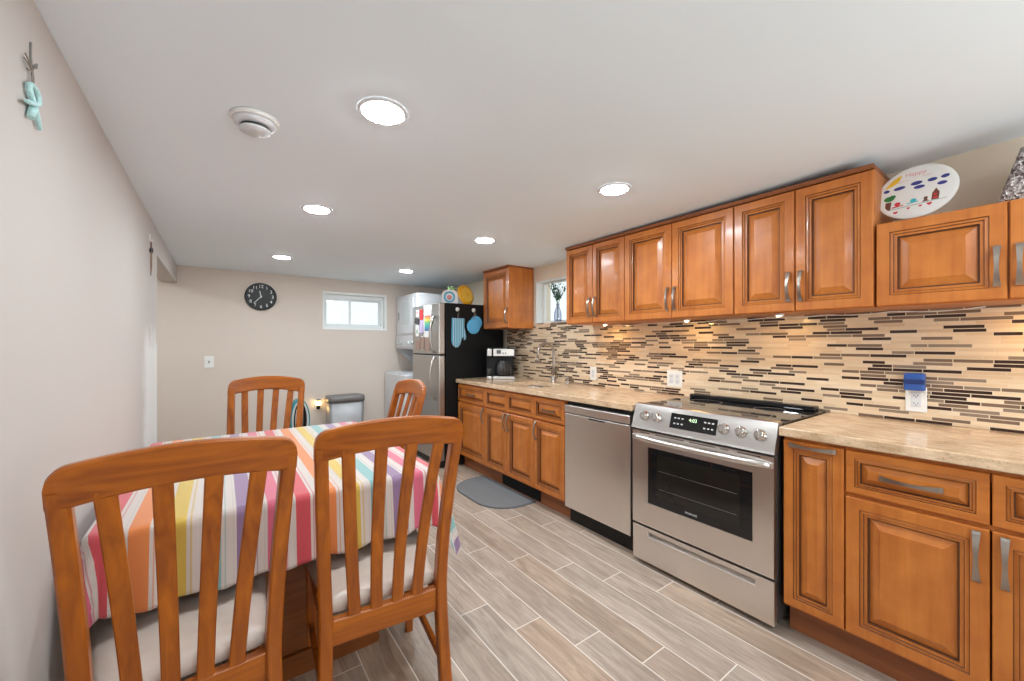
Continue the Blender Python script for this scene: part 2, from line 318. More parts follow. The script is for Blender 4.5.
# ------------------------------------------------------------------ mesh builder
class MB:
    def __init__(s): s.bm = bmesh.new(); s.uv = None
    def faces(s, vs, fs, mat=0, mx=None, smooth=False):
        bv = [s.bm.verts.new(mx @ Vector(v) if mx else Vector(v)) for v in vs]
        for f in fs:
            try:
                q = s.bm.faces.new([bv[i] for i in f]); q.material_index = mat; q.smooth = smooth
            except ValueError: pass
        return bv
    def box(s, x0, x1, y0, y1, z0, z1, mat=0, bev=0.0, mx=None, seg=2):
        t = bmesh.new()
        vs = [t.verts.new((x, y, z)) for x in (x0, x1) for y in (y0, y1) for z in (z0, z1)]
        for f in ((0, 1, 3, 2), (4, 6, 7, 5), (0, 4, 5, 1), (2, 3, 7, 6), (0, 2, 6, 4), (1, 5, 7, 3)): t.faces.new([vs[i] for i in f])
        if bev > 0: bmesh.ops.bevel(t, geom=list(t.edges), offset=bev, segments=seg, affect='EDGES', profile=.5)
        s.merge(t, mat, mx); return s
    def merge(s, t, mat=0, mx=None, smooth=False):
        t.verts.index_update(); d = {}
        for v in t.verts: d[v.index] = s.bm.verts.new(mx @ v.co if mx else v.co)
        for f in t.faces:
            q = s.bm.faces.new([d[v.index] for v in f.verts]); q.material_index = mat; q.smooth = smooth
        t.free()
    def loft(s, rings, mat=0, cap0=True, cap1=True, closed=True, smooth=True, mx=None, loop=False):
        n = len(rings[0]); R = []
        for r in rings: R.append([s.bm.verts.new(mx @ Vector(v) if mx else Vector(v)) for v in r])
        m = len(R)
        for i in range(m if loop else m - 1):
            a, b = R[i], R[(i + 1) % m]
            for j in range(n if closed else n - 1):
                k = (j + 1) % n
                try:
                    q = s.bm.faces.new((a[j], a[k], b[k], b[j])); q.material_index = mat(i) if callable(mat) else mat; q.smooth = smooth
                except ValueError: pass
        mm = (lambda i: mat(i) if callable(mat) else mat)
        if cap0 and not loop:
            q = s.bm.faces.new(R[0][::-1]); q.material_index = mm(0)
        if cap1 and not loop:
            q = s.bm.faces.new(R[-1]); q.material_index = mm(m - 1)
        return s
    def tube(s, pts, r, seg=10, mat=0, mx=None, cap=True, loop=False):
        pts = [Vector(p) for p in pts]; n = len(pts)
        rr = r if isinstance(r, (list, tuple)) else [r] * n
        rings = []; up = None
        for i, p in enumerate(pts):
            if loop: t = (pts[(i + 1) % n] - pts[i - 1])
            else: t = pts[min(i + 1, n - 1)] - pts[max(i - 1, 0)]
            t.normalize()
            if up is None:
                up = Vector((0, 0, 1)) if abs(t.z) < .9 else Vector((1, 0, 0))
            a = t.cross(up)
            if a.length < 1e-5: a = t.orthogonal()
            a.normalize(); b = a.cross(t).normalized(); up = b
            rings.append([p + (a * math.cos(2 * PI * k / seg) + b * math.sin(2 * PI * k / seg)) * rr[i] for k in range(seg)])
        return s.loft(rings, mat, cap, cap, True, True, mx, loop)
    def lathe(s, prof, seg=32, mat=0, mx=None, cap0=True, cap1=True, smooth=True):
        rings = [[(r * math.cos(2 * PI * k / seg), r * math.sin(2 * PI * k / seg), z) for k in range(seg)] for r, z in prof]
        return s.loft(rings, mat, cap0, cap1, True, smooth, mx)
    def prism(s, out, z0, z1, mat=0, mx=None, smooth=False):
        return s.loft([[(x, y, z0) for x, y in out], [(x, y, z1) for x, y in out]], mat, True, True, True, smooth, mx)
    def build(s, name, mats, parent=None, loc=None, rot=None, shade=None):
        bmesh.ops.recalc_face_normals(s.bm, faces=s.bm.faces)
        me = bpy.data.meshes.new(name); s.bm.to_mesh(me); s.bm.free()
        for m in (mats if isinstance(mats, (list, tuple)) else [mats]): me.materials.append(M[m] if isinstance(m, str) else m)
        o = bpy.data.objects.new(name, me); C.objects.link(o)
        if parent: o.parent = parent
        if loc: o.location = loc
        if rot: o.rotation_euler = rot
        if shade is not None:
            me.shade_smooth() if shade else me.shade_flat()
        return o
def T(x=0, y=0, z=0, rx=0, ry=0, rz=0): return Matrix.Translation((x, y, z)) @ Euler((rx, ry, rz)).to_matrix().to_4x4()
AXX = Matrix.Rotation(-PI / 2, 4, 'Y')     # lathe axis pointing to -x
def tag(o, label, cat, group=None):
    o['label'] = label; o['category'] = cat
    if group: o['group'] = group
    return o
def thing(name, label, cat, loc=(0, 0, 0), rz=0.0, group=None):
    o = bpy.data.objects.new(name, None); C.objects.link(o); o.location = loc; o.rotation_euler = (0, 0, rz); o.empty_display_size = .1
    return tag(o, label, cat, group)
def struct(o): o['kind'] = 'structure'; return o
def part_label(o, t): o['label'] = t; return o
def dup(root, loc, rz, label):
    r = root.copy(); C.objects.link(r); r.location = loc; r.rotation_euler = (0, 0, rz); r['label'] = label
    for ch in list(root.children):
        c = ch.copy(); C.objects.link(c); c.parent = r
        for g in list(ch.children):
            d = g.copy(); C.objects.link(d); d.parent = c
    return r
def text_mesh(txt, size, mx, bm_target, mat=0, depth=0.0006, align='CENTER'):
    cu = bpy.data.curves.new('lettering', 'FONT'); cu.body = txt; cu.size = size; cu.extrude = depth; cu.align_x = align; cu.align_y = 'CENTER'; cu.resolution_u = 3
    ob = bpy.data.objects.new('lettering', cu); C.objects.link(ob)
    bpy.context.view_layer.update()
    me = bpy.data.meshes.new_from_object(ob.evaluated_get(bpy.context.evaluated_depsgraph_get()))
    t = bmesh.new(); t.from_mesh(me); bm_target.merge(t, mat, mx)
    bpy.data.objects.remove(ob); bpy.data.curves.remove(cu); bpy.data.meshes.remove(me)
def ell(cx, cy, a, b, n=20, rot=0):
    return [(cx + a * math.cos(2 * PI * k / n) * math.cos(rot) - b * math.sin(2 * PI * k / n) * math.sin(rot), cy + a * math.cos(2 * PI * k / n) * math.sin(rot) + b * math.sin(2 * PI * k / n) * math.cos(rot)) for k in range(n)]

# ------------------------------------------------------------------ the room
b = MB(); b.box(-1.9, XR + .2, YF - .1, YB + .2, -.12, 0); struct(b.build('floor', 'floor'))
b = MB()
ys = [YF - .1, -.3, .9, 2, 3.0, YB + .2]
b.loft([[(-1.9, y, ceil_z(y)), (XR + .2, y, ceil_z(y)), (XR + .2, y, 2.42), (-1.9, y, 2.42)] for y in ys], smooth=False); struct(b.build('ceiling', 'ceil'))
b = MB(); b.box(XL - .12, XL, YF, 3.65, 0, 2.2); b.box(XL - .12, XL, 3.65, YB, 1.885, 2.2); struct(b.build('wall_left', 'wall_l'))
W1 = (0.995, 1.727, 1.468, 1.890)     # back window hole x0 x1 z0 z1
b = MB()
b.box(-1.9, W1[0], YB, YB + .2, 0, 2.2); b.box(W1[1], XR + .2, YB, YB + .2, 0, 2.2); b.box(W1[0], W1[1], YB, YB + .2, 0, W1[2]); b.box(W1[0], W1[1], YB, YB + .2, W1[3], 2.2)
struct(b.build('wall_back', 'wall'))
W2 = (2.425, 3.195, 1.487, 1.917)     # kitchen window hole y0 y1 z0 z1
b = MB()
b.box(XR, XR + .2, YF, W2[0], 0, 2.3); b.box(XR, XR + .2, W2[1], YB, 0, 2.3); b.box(XR, XR + .2, W2[0], W2[1], 0, W2[2]); b.box(XR, XR + .2, W2[0], W2[1], W2[3], 2.3)
struct(b.build('wall_right', 'wall_k'))
b = MB(); b.box(XL - .12, XR + .2, YF - .1, YF, 0, 2.3); struct(b.build('wall_front', 'wall'))
b = MB(); b.box(-1.9, -1.78, 3.45, YB, 0, 2.2); b.box(-1.9, XL - .12, 3.33, 3.45, 0, 2.2); struct(b.build('wall_hall', 'wall'))
b = MB(); b.box(XR - .008, XR - .0005, -1.2, 3.70, .916, 1.486); struct(b.build('backsplash', 'mosaic'))

def window_back():
    x0, x1, z0, z1 = W1
    r = bpy.data.objects.new('window_1', None); C.objects.link(r); r.location = (x0, YB, z0); struct(r)
    w_, h_ = x1 - x0, z1 - z0
    b = MB(); c = .018
    for (a0, a1, c0, c1) in ((-c, w_ + c, h_, h_ + c), (-c, w_ + c, -c, 0), (-c, 0, 0, h_), (w_, w_ + c, 0, h_)): b.box(a0, a1, -.008, 0, c0, c1, bev=.002)
    t = .006
    b.box(0, t, 0, .10, 0, h_); b.box(w_ - t, w_, 0, .10, 0, h_); b.box(t, w_ - t, 0, .10, 0, t); b.box(t, w_ - t, 0, .10, h_ - t, h_)
    b.build('casing', 'trimw', r)
    b = MB(); f = .030
    for (a0, a1, c0, c1) in ((t, w_ - t, h_ - t - .05, h_ - t), (t, w_ - t, t, t + f), (t, t + .012, t + f, h_ - .056), (w_ - t - .035, w_ - t, t + f, h_ - .056)): b.box(a0, a1, .06, .12, c0, c1, bev=.003)
    fr = b.build('window_frame', 'frameg', r)
    zz0, zz1 = t + f, h_ - t - .05
    for (a0, a1, y) in ((.018, w_ * .44, .075), (w_ * .42, w_ - .041, .098)):
        b = MB(); s_ = .022
        for (p0, p1, q0, q1) in ((a0, a1, zz1 - s_, zz1), (a0, a1, zz0, zz0 + s_), (a0, a0 + s_, zz0 + s_, zz1 - s_), (a1 - s_, a1, zz0 + s_, zz1 - s_)): b.box(p0, p1, y - .011, y + .011, q0, q1, bev=.002)
        sa = b.build('sash', 'frameg', r)
        b = MB(); b.box(a0 + s_, a1 - s_, y - .002, y + .002, zz0 + s_, zz1 - s_); b.build('pane', 'pane', sa)
    b = MB(); b.box(w_ * .42, w_ * .42 + .012, .052, .064, h_ * .42, h_ * .55, bev=.003); b.build('latch', 'frameg', r)
window_back()
def window_kitchen():
    y0, y1, z0, z1 = W2
    r = bpy.data.objects.new('window_2', None); C.objects.link(r); r.location = (XR, y0, z0); struct(r)
    w_, h_ = y1 - y0, z1 - z0; t = .005
    b = MB(); b.box(.0, .10, 0, t, 0, h_); b.box(0, .10, w_ - t, w_, 0, h_); b.box(0, .10, t, w_ - t, h_ - t, h_); b.box(0, .10, t, w_ - t, 0, t); b.build('reveal_lining', 'trimw', r)
    b = MB(); f = .022
    for (p0, p1, q0, q1) in ((t, w_ - t, h_ - t - f, h_ - t), (t, w_ - t, t, t + f), (t, t + f, t + f, h_ - t - f), (w_ - t - f, w_ - t, t + f, h_ - t - f)): b.box(.09, .12, p0, p1, q0, q1, bev=.003)
    b.build('window_frame', 'trimw', r)
    b = MB(); b.box(.103, .107, t + f, w_ - t - f, t + f, h_ - t - f); b.build('pane', 'pane', r)
window_kitchen()

# ------------------------------------------------------------------ table, tablecloth, chairs
TX0, TX1, TY0, TY1, TZ = -0.285, 0.722, 1.560, 2.815, 0.752
t = thing('dining_table', 'wooden trestle dining table under the striped cloth against the left wall', 'table', ((TX0 + TX1) / 2, (TY0 + TY1) / 2, 0))
hx, hy = (TX1 - TX0) / 2, (TY1 - TY0) / 2
b = MB(); b.box(-hx, hx, -hy, hy, TZ - .03, TZ, bev=.006); b.build('tabletop', 'table', t)
for s_ in (-1, 1):
    y = s_ * .42
    out = [(-.325, 0), (.325, 0), (.335, .02), (.325, .045), (.27, .062), (.12, .085), (-.12, .085), (-.27, .062), (-.325, .045), (-.335, .02)]
    b = MB(); b.prism(out, -.035, .035, mx=T(0, y, 0, PI / 2)); b.build('foot', 'table', t)
    b = MB(); b.box(-.13, .13, y - .022, y + .022, .085, .66, bev=.006); b.build('post', 'table', t)
    b = MB(); b.box(-.38, .38, y - .03, y + .03, .66, TZ - .03, bev=.006); b.build('bearer', 'table', t)
b = MB(); b.box(-.022, .022, -.40, .40, .22, .32, bev=.005); b.build('stretcher', 'table', t)

def make_cloth():
    bm = bmesh.new(); uvl = bm.loops.layers.uv.new('cloth')
    hl, hr, hf, hb = .235, .365, .235, .24
    e = .004; R = .03
    x0, x1, y0, y1 = TX0 - e, TX1 + e, TY0 - e, TY1 + e
    us = []; step = .0115
    nx = int((x1 - x0 + hl + hr) / step); ny = int((y1 - y0 + hf + hb) / step)
    zt = TZ + .0035; bend = .020; arc = bend * PI / 2
    grid = []
    for i in range(nx + 1):
        col = []
        for j in range(ny + 1):
            u = x0 - hl + (x1 - x0 + hl + hr) * i / nx; v = y0 - hf + (y1 - y0 + hf + hb) * j / ny
            px = min(max(u, x0 + R), x1 - R); py = min(max(v, y0 + R), y1 - R)
            dx, dy = u - px, v - py; d = math.hypot(dx, dy)
            if d <= R:
                pos = Vector((u, v, zt))
            else:
                nxv, nyv = dx / d, dy / d
                if abs(dx) > 1e-6 and abs(dy) > 1e-6:        # cloth with rounded corners
                    Lx, Ly = (hr if dx > 0 else hl) + R, (hb if dy > 0 else hf) + R
                    sq = max(abs(dx) / Lx, abs(dy) / Ly)
                    d2 = sq / math.hypot(nxv / Lx, nyv / Ly) * (1 + .32 * abs(2 * nxv * nyv))
                    d = min(d, max(d2, R)) if d > R else d
                s = d - R; diag = abs(2 * nxv * nyv)
                ang = math.atan2(nyv, nxv)
                per = px * 1.0 - py * 1.0 + ang * .16
                if s < arc: o_, dz = bend * math.sin(s / bend) , bend * (1 - math.cos(s / bend))
                else:
                    q = s - arc
                    amp = (.012 + .018 * diag) * min(1, q / .2)
                    left = nxv < -.6 and diag < .8
                    if left: amp *= .35
                    wave = math.sin(2 * PI * per / .185 + .8) * .75 + math.sin(2 * PI * per / .083 + 2) * .25
                    fl = .05 if nxv < -.3 else .10 + .15 * max(0, nxv)
                    o_ = bend + q * (fl + .05 * diag) + amp * wave
                    dz = bend + q * (.985 - .03 * diag) + .004 * wave * q / .2
                    if nxv < -.3 and o_ > .058: o_ = .058
                zz = zt - dz
                if nxv > .9 and 2.02 < py < 2.74 and zz < .492:      # the flap lies on the seat of the chair beside it
                    o_ += (.492 - zz) * .35; zz = .492 + .001 * wave
                pos = Vector((px + nxv * (R + o_), py + nyv * (R + o_), zz))
            col.append((bm.verts.new(pos), (u, v)))
        grid.append(col)
    for i in range(nx):
        for j in range(ny):
            q = [grid[i][j], grid[i + 1][j], grid[i + 1][j + 1], grid[i][j + 1]]
            f = bm.faces.new([a[0] for a in q]); f.smooth = True
            for l, a in zip(f.loops, q): l[uvl].uv = a[1]
    me = bpy.data.meshes.new('tablecloth'); bm.to_mesh(me); bm.free(); me.materials.append(M['cloth'])
    o = bpy.data.objects.new('tablecloth', me); C.objects.link(o)
    so = o.modifiers.new('thickness', 'SOLIDIFY'); so.thickness = .0015; so.offset = 1
    return tag(o, 'tablecloth in bright rainbow stripes draped over the dining table', 'tablecloth')
make_cloth()

def stile_y(z):
    P = [(0, -.060), (.22, -.018), (.43, 0), (.60, -.012), (.80, -.052), (1.04, -.118)]
    for (a, ya), (b_, yb) in zip(P, P[1:]):
        if z <= b_:
            f = (z - a) / (b_ - a); f2 = f
            return ya + (yb - ya) * f2
    return P[-1][1]
def smooth_y(z):
    return sum(stile_y(max(0, z + k * .02)) for k in range(-4, 5)) / 9
def rect_sec(c, wx, wy, bev=.006):
    x, y, z = c; a, d = wx / 2, wy / 2
    return [(x - a + bev, y - d, z), (x + a - bev, y - d, z), (x + a, y - d + bev, z), (x + a, y + d - bev, z), (x + a - bev, y + d, z), (x - a + bev, y + d, z), (x - a, y + d - bev, z), (x - a, y - d + bev, z)]
def make_chair(label, loc, rz):
    t = thing('dining_chair', label, 'chair', loc, rz, 'dining chairs around the table')
    bow = .030
    sx_ = lambda z: .184 + max(0, z - .43) * .040 + max(0, .43 - z) * .02
    for s in (-1, 1):
        b = MB(); rings = []
        for k in range(25):
            z = .98 * k / 24
            rings.append(rect_sec((s * sx_(z), smooth_y(z), z), .040 - .004 * (z / .95), .042 - .010 * max(0, z - .45), .005))
        b.loft(rings, smooth=False); b.build('rear_leg', 'chair', t)
    # crest rail
    b = MB(); rings = []; n = 44; hw = .224
    for k in range(n + 1):
        s = -1 + 2 * k / n
        s = math.copysign(1 - (1 - abs(s)) ** 1.35, s)
        x = s * hw; top = 1.028 + .030 * (1 - s * s); bot = .937 + .032 * (1 - s * s)
        e = (1 - abs(s)) * hw
        if e < .034: top -= .034 - math.sqrt(max(0, .034 ** 2 - (.034 - e) ** 2))
        if e < .008: bot += .008 - math.sqrt(max(0, .008 ** 2 - (.008 - e) ** 2))
        ybow = -bow * (1 - s * s); th = .0145; bv = .005; m_ = (top + bot) / 2
        yt, yb_ = smooth_y(top) + ybow, smooth_y(bot) + ybow
        rings.append([(x, yb_ - th, bot + bv), (x, yb_ - th + bv, bot), (x, yb_ + th - bv, bot), (x, yb_ + th, bot + bv), (x, yt + th, top - bv), (x, yt + th - bv, top), (x, yt - th + bv, top), (x, yt - th, top - bv)])
    b.loft(rings, smooth=True); o = b.build('crest_rail', 'chairh', t)
    mod = o.modifiers.new('edges', 'EDGE_SPLIT'); mod.split_angle = math.radians(32)
    for s in (-.6, -.2, .2, .6):
        b = MB(); rings = []
        for k in range(15):
            z = .40 + (.972 - .40) * k / 14; f = (z - .43) / .5
            x = s * (.168 + .055 * max(0, f)); y = smooth_y(z) - bow * (1 - s * s) * max(0, f) - .002
            rings.append(rect_sec((x, y, z), .037, .015, .003))
        b.loft(rings, smooth=False); b.build('slat', 'chair', t)
    b = MB(); b.box(-.172, .172, -.014, .014, .345, .425, bev=.004); b.build('back_rail', 'chairh', t)
    # cushion
    def outline(ins, z, lift=0.0):
        pts = []
        rear, front, y0, y1 = .176 - ins, .225 - ins, .022 + ins, .455 - ins
        def corner(cx, cy, r, a0):
            return [(cx + r * math.cos(a0 + PI / 2 * k / 6), cy + r * math.sin(a0 + PI / 2 * k / 6)) for k in range(7)]
        r = .045
        for (x, y) in corner(front - r, y1 - r, r, 0) + corner(-front + r, y1 - r, r, PI / 2) + corner(-rear + .02, y0 + .02, .02, PI) + corner(rear - .02, y0 + .02, .02, 1.5 * PI): pts.append((x, y, z))
        return pts
    b = MB(); b.loft([outline(.010, .420), outline(.002, .426), outline(0, .440), outline(.003, .458), outline(.013, .470), outline(.035, .477), outline(.08, .482), outline(.13, .484)], smooth=True)
    b.build('seat', 'seat', t)
    for s in (-1, 1):
        b = MB(); b.loft([rect_sec((s * .195, .425, 0), .030, .030, .004), rect_sec((s * .195, .425, .30), .042, .042, .005), rect_sec((s * .195, .425, .419), .044, .044, .005)], smooth=False); b.build('front_leg', 'chair', t)
        L = math.hypot(.01, .40); a = math.atan2(.41, .012 * s)
        b = MB(); b.box(0, .39, -.009, .009, -.026, .026, bev=.003, mx=T(s * .184, .018, .392, 0, 0, a)); b.build('side_apron', 'chairh', t)
        b = MB(); b.box(0, .40, -.009, .009, -.014, .014, bev=.003, mx=T(s * .186, -.008, .175, 0, 0, a)); b.build('side_stretcher', 'chairh', t)
    b = MB(); b.box(-.175, .175, .416, .434, .366, .419, bev=.003); b.build('front_apron', 'chairh', t)
    return t
ch = make_chair('slat-back wooden dining chair at the near side of the table, beside the left wall', (-.066, 1.300, 0), math.radians(3.5))
dup(ch, (.444, 1.318, 0), math.radians(-5.6), 'slat-back wooden dining chair at the near side of the table, nearer the stove')
dup(ch, (.232, 3.075, 0), math.radians(180 - 14), 'slat-back wooden dining chair at the far end of the table, below the wall clock')
dup(ch, (.835, 2.375, 0), math.radians(90 - 1), 'slat-back wooden dining chair on the fridge side of the table, seen edge on')

# ------------------------------------------------------------------ cabinets
PROFILE = [(0, 0), (0, .015), (.003, .0185), (.042, .0185), (.0442, .0140), (.0535, .0162), (.0557, .0112), (.065, .0122), (.0675, .002), (.0715, .002), (.100, .0150), (.1018, .0168)]
DARKS = {3, 5, 7, 8}
def panel_front(w_, h_, k=1.0):
    """raised panel front: local y 0..w, z 0..h, back at x=0, facing -x"""
    b = MB()
    rings = []
    for ins, d in PROFILE:
        i = ins * k if ins > .003 else ins
        rings.append([(-d, i, i), (-d, w_ - i, i), (-d, w_ - i, h_ - i), (-d, i, h_ - i)])
    b.loft(rings, mat=lambda i: 1 if i in DARKS else 0, smooth=False)
    return b
def pull(L=.150, horiz=False):
    b = MB(); rings = []; n = 20
    for k in range(n + 1):
        t_ = k / n; a = L * (t_ - .5); p = .005 + .024 * math.sin(PI * min(1, max(0, t_))) ** .75
        wd = .0058 + .0042 * abs(2 * t_ - 1) ** 1.6; th = .0028
        sec = [(-p - th, -wd), (-p - th, wd), (-p + th, wd), (-p + th, -wd)]
        rings.append([(x, q, a) if not horiz else (x, a, q) for x, q in sec])
    b.loft(rings, smooth=False)
    for s in (-1, 1):
        a = s * (L / 2 - .006)
        if horiz: b.box(-.009, 0, a - .006, a + .006, -.009, .009, bev=.002)
        else: b.box(-.009, 0, -.009, .009, a - .006, a + .006, bev=.002)
    return b
GAP = .0025
def add_front(root, kind, y0, y1, z0, z1, k=1.0, handle=None, hl=.150, grain='cab'):
    w_, h_ = y1 - y0 - 2 * GAP, z1 - z0 - 2 * GAP
    o = panel_front(w_, h_, k).build(kind, [grain, 'glaze'], root, (0, y0 + GAP, z0 + GAP))
    if handle:
        hz, hy_, hh = handle
        pull(hl, hz).build('handle', 'nickel', o, (-.0185, hy_ - y0 - GAP, hh - z0 - GAP))
    return o
XB = 2.018       # front of base carcasses (doors stand 18 mm proud)
def base_cab(label, y0, y1, fronts, kick_z=.135, grille=None, depth=None):
    d = (depth or XR - .012) - XB
    r = thing('base_cabinet', label, 'cabinet', (XB, y0, 0)); w_ = y1 - y0
    b = MB(); b.box(0, d, .001, .019, .13, .875); b.box(0, d, w_ - .019, w_ - .001, .13, .875); b.box(0, d, .019, w_ - .019, .13, .148); b.box(d - .008, d, .019, w_ - .019, .148, .875)
    b.box(.0005, .018, .019, w_ - .019, .83, .875); b.box(.0005, .018, .019, w_ - .019, .148, .185); b.box(.0005, .018, .019, w_ - .019, .67, .69)
    b.build('carcass', ['cab'], r)
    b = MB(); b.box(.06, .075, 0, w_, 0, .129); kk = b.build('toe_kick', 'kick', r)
    for f in fronts: add_front(r, *f[0], **f[1])
    if grille:
        g0, g1 = grille[0] - y0, grille[1] - y0
        b = MB(); b.box(.052, .0595, g0, g1, .012, .118, bev=.002)
        for i in range(7): b.box(.048, .052, g0 + .01, g1 - .01, .022 + i * .013, .028 + i * .013)
        part_label(b.build('vent_grille', 'black', r), 'black vent grille')
    return r
DT, DB, FT, FB = .680, .140, .862, .690
ya, yb_, yc, yd, ye = 3.715, 3.183, 2.832, 2.463, 2.112
def rel(y, o): return y - o
def B(kind, y0, y1, z0, z1, o, **kw): return ((kind, y0 - o, y1 - o, z0, z1), kw)
def H_(horiz, y, z, o): return (horiz, y - o, z)
base_cab('base cabinet with one drawer and door beside the black side of the fridge', yb_, ya, [
    B('drawer_front', yb_, ya, FB, FT, yb_, k=.62, handle=H_(True, (ya + yb_) / 2, .776, yb_), grain='cabh'),
    B('door', yb_, ya, DB, DT, yb_, handle=H_(False, yb_ + .030, .60, yb_))])
base_cab('sink base cabinet with twin doors and black toe-kick grille behind the grey floor mat', yd, yb_, [
    B('false_front', yc, yb_, FB, FT, yd, k=.62, grain='cabh'), B('false_front', yd, yc, FB, FT, yd, k=.62, grain='cabh'),
    B('door', yc, yb_, DB, DT, yd, k=.9, handle=H_(False, yc + .028, .60, yd)), B('door', yd, yc, DB, DT, yd, k=.9, handle=H_(False, yc - .028, .60, yd))], grille=(yd + .005, yc + .17))
base_cab('base cabinet with one drawer and door directly beside the dishwasher', ye, yd, [
    B('drawer_front', ye, yd, FB, FT, ye, k=.62, handle=H_(True, (ye + yd) / 2, .776, ye), grain='cabh'),
    B('door', ye, yd, DB, DT, ye, k=.9, handle=H_(False, yd - .030, .60, ye))])
y1_, y2_, y3_, y4_ = .728, .512, .139, -.234
base_cab('narrow base cabinet with a single tall door right beside the stove', y2_, y1_, [
    B('door', y2_, y1_, DB, FT, y2_, k=.86, handle=H_(True, (y1_ + y2_) / 2, .843, y2_), hl=.165)])
base_cab('wide base cabinet with drawers over doors under the worktop and blue plug-in box', y4_, y2_, [
    B('drawer_front', y3_, y2_, FB, FT, y4_, k=.66, handle=H_(True, (y2_ + y3_) / 2, .776, y4_), hl=.165, grain='cabh'), B('drawer_front', y4_, y3_, FB, FT, y4_, k=.66, handle=H_(True, (y3_ + y4_) / 2, .776, y4_), hl=.165, grain='cabh'),
    B('door', y3_, y2_, DB, DT, y4_, handle=H_(False, y3_ + .030, .585, y4_), hl=.165), B('door', y4_, y3_, DB, DT, y4_, handle=H_(False, y3_ - .030, .585, y4_), hl=.165)])

XU = 2.318       # front of wall carcasses
UB, UT = 1.437, 2.044
def wall_cab(label, y0, y1, fronts, zb, zt, crown=True):
    d = XR - .012 - XU; w_ = y1 - y0; h_ = zt - zb
    r = thing('wall_cabinet', label, 'cabinet', (XU, y0, zb))
    b = MB(); b.box(0, d, .0005, w_ - .0005, 0, h_, bev=.0015)
    b.build('carcass', 'cab', r)
    for f in fronts: add_front(r, *f[0], **f[1])
    if crown:
        b = MB()
        b.loft([[(-.022, 0, h_ + .0003), (-.030, 0, h_ + .010), (-.030, 0, h_ + .018), (d, 0, h_ + .018), (d, 0, h_ + .0003)], [(-.022, w_, h_ + .0003), (-.030, w_, h_ + .010), (-.030, w_, h_ + .018), (d, w_, h_ + .018), (d, w_, h_ + .0003)]], smooth=False)
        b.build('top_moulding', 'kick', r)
    return r
def two_doors(y0, ym, y1, h_, k=1, hl=.150):
    return [(('door', 0, ym - y0, .002, h_ - .002), dict(k=k, handle=(False, ym - y0 - .026, .125), hl=hl)), (('door', ym - y0, y1 - y0, .002, h_ - .002), dict(k=k, handle=(False, ym - y0 + .026, .125), hl=hl))]
hU = UT - UB
wall_cab('small wall cabinet with one door between the fridge and the kitchen window', 3.224, 3.695, [(('door', 0, .471, .002, hU - .002), dict(handle=(False, .030, .125)))], UB, UT)
wall_cab('two-door wall cabinet immediately beside the kitchen window with the vase', 1.823, 2.411, two_doors(1.823, 2.1215, 2.411, hU, .86), UB, UT)
wall_cab('middle two-door wall cabinet of the tall row above the dishwasher and outlet', 1.0785, 1.822, two_doors(1.0785, 1.4564, 1.822, hU), UB, UT)
wall_cab('two-door tall wall cabinet above the stove, next to the painted plate', .487, 1.0775, two_doors(.487, .785, 1.0775, hU), UB, UT)
US = 1.799
wall_cab('short two-door wall cabinet with the painted plate and sequinned bag on top', -.245, .482, two_doors(-.245, .119, .482, US - UB, 1.0), UB, US, crown=False)

# ------------------------------------------------------------------ worktops, sink, faucet
XE = 1.978
def slab(b, x0, x1, y0, y1): b.box(x0, x1, y0, y1, .8765, .915, bev=.004)
b = MB()
sx0, sx1, sy0, sy1 = 2.125, 2.475, 2.56, 3.06
slab(b, XE, sx0, 1.516, 3.728); slab(b, sx1, XR - .009, 1.516, 3.728)
b.box(sx0 - .004, sx1 + .004, 1.520, sy0, .8769, .9148, bev=0); b.box(sx0 - .004, sx1 + .004, sy1, 3.7275, .8769, .9148)
tag(b.build('worktop', 'stone'), 'polished beige stone worktop running from the fridge to the stove', 'worktop')
b = MB(); slab(b, XE, XR - .009, -.40, .737)
tag(b.build('worktop', 'stone'), 'beige stone worktop below the short wall cabinet, right of the stove', 'worktop')
t = thing('kitchen_sink', 'undermount stainless steel sink set in the stone worktop below the faucet', 'sink', ((sx0 + sx1) / 2, (sy0 + sy1) / 2, .874))
def rr(hx_, hy_, r, z, n=6):
    o = []
    for cx, cy, a0 in ((hx_ - r, hy_ - r, 0), (-hx_ + r, hy_ - r, PI / 2), (-hx_ + r, -hy_ + r, PI), (hx_ - r, -hy_ + r, 1.5 * PI)):
        o += [(cx + r * math.cos(a0 + PI / 2 * k / n), cy + r * math.sin(a0 + PI / 2 * k / n), z) for k in range(n + 1)]
    return o
hx_, hy_ = (sx1 - sx0) / 2, (sy1 - sy0) / 2
b = MB(); b.loft([rr(hx_ + .015, hy_ + .015, .05, -.001), rr(hx_ + .004, hy_ + .004, .05, 0), rr(hx_ + .002, hy_ + .002, .05, -.02), rr(hx_ - .01, hy_ - .01, .05, -.16), rr(hx_ - .05, hy_ - .05, .03, -.175), rr(.04, .04, .03, -.178)], cap0=False, cap1=True)
o = b.build('basin', 'steel', t)
b = MB(); b.lathe([(.04, -.177), (.042, -.174), (.03, -.173), (.028, -.176)], 20); b.build('drain', 'chrome', t)
t = thing('faucet', 'gooseneck brushed nickel faucet rising behind the sink', 'faucet', (2.535, 2.825, .915))
b = MB(); b.lathe([(.030, 0), (.030, .006), (.024, .012), (.022, .055), (.0155, .062), (.0155, .07)], 20); b.build('base', 'nickel', t)
pts = [(0, 0, .065), (0, 0, .16), (0, 0, .265)]
for k in range(1, 15):
    a = PI * k / 14 * 1.03; pts.append((-.095 + .095 * math.cos(a), 0, .275 + .095 * math.sin(a)))
pts.append((-.193, 0, .235))
b = MB(); b.tube(pts, .0125, 12); b.build('spout', 'nickel', t)
b = MB(); b.tube([(-.193, 0, .236), (-.1935, 0, .215), (-.194, 0, .190)], [.0145, .016, .017], 12); b.build('spray_head', 'nickel', t)
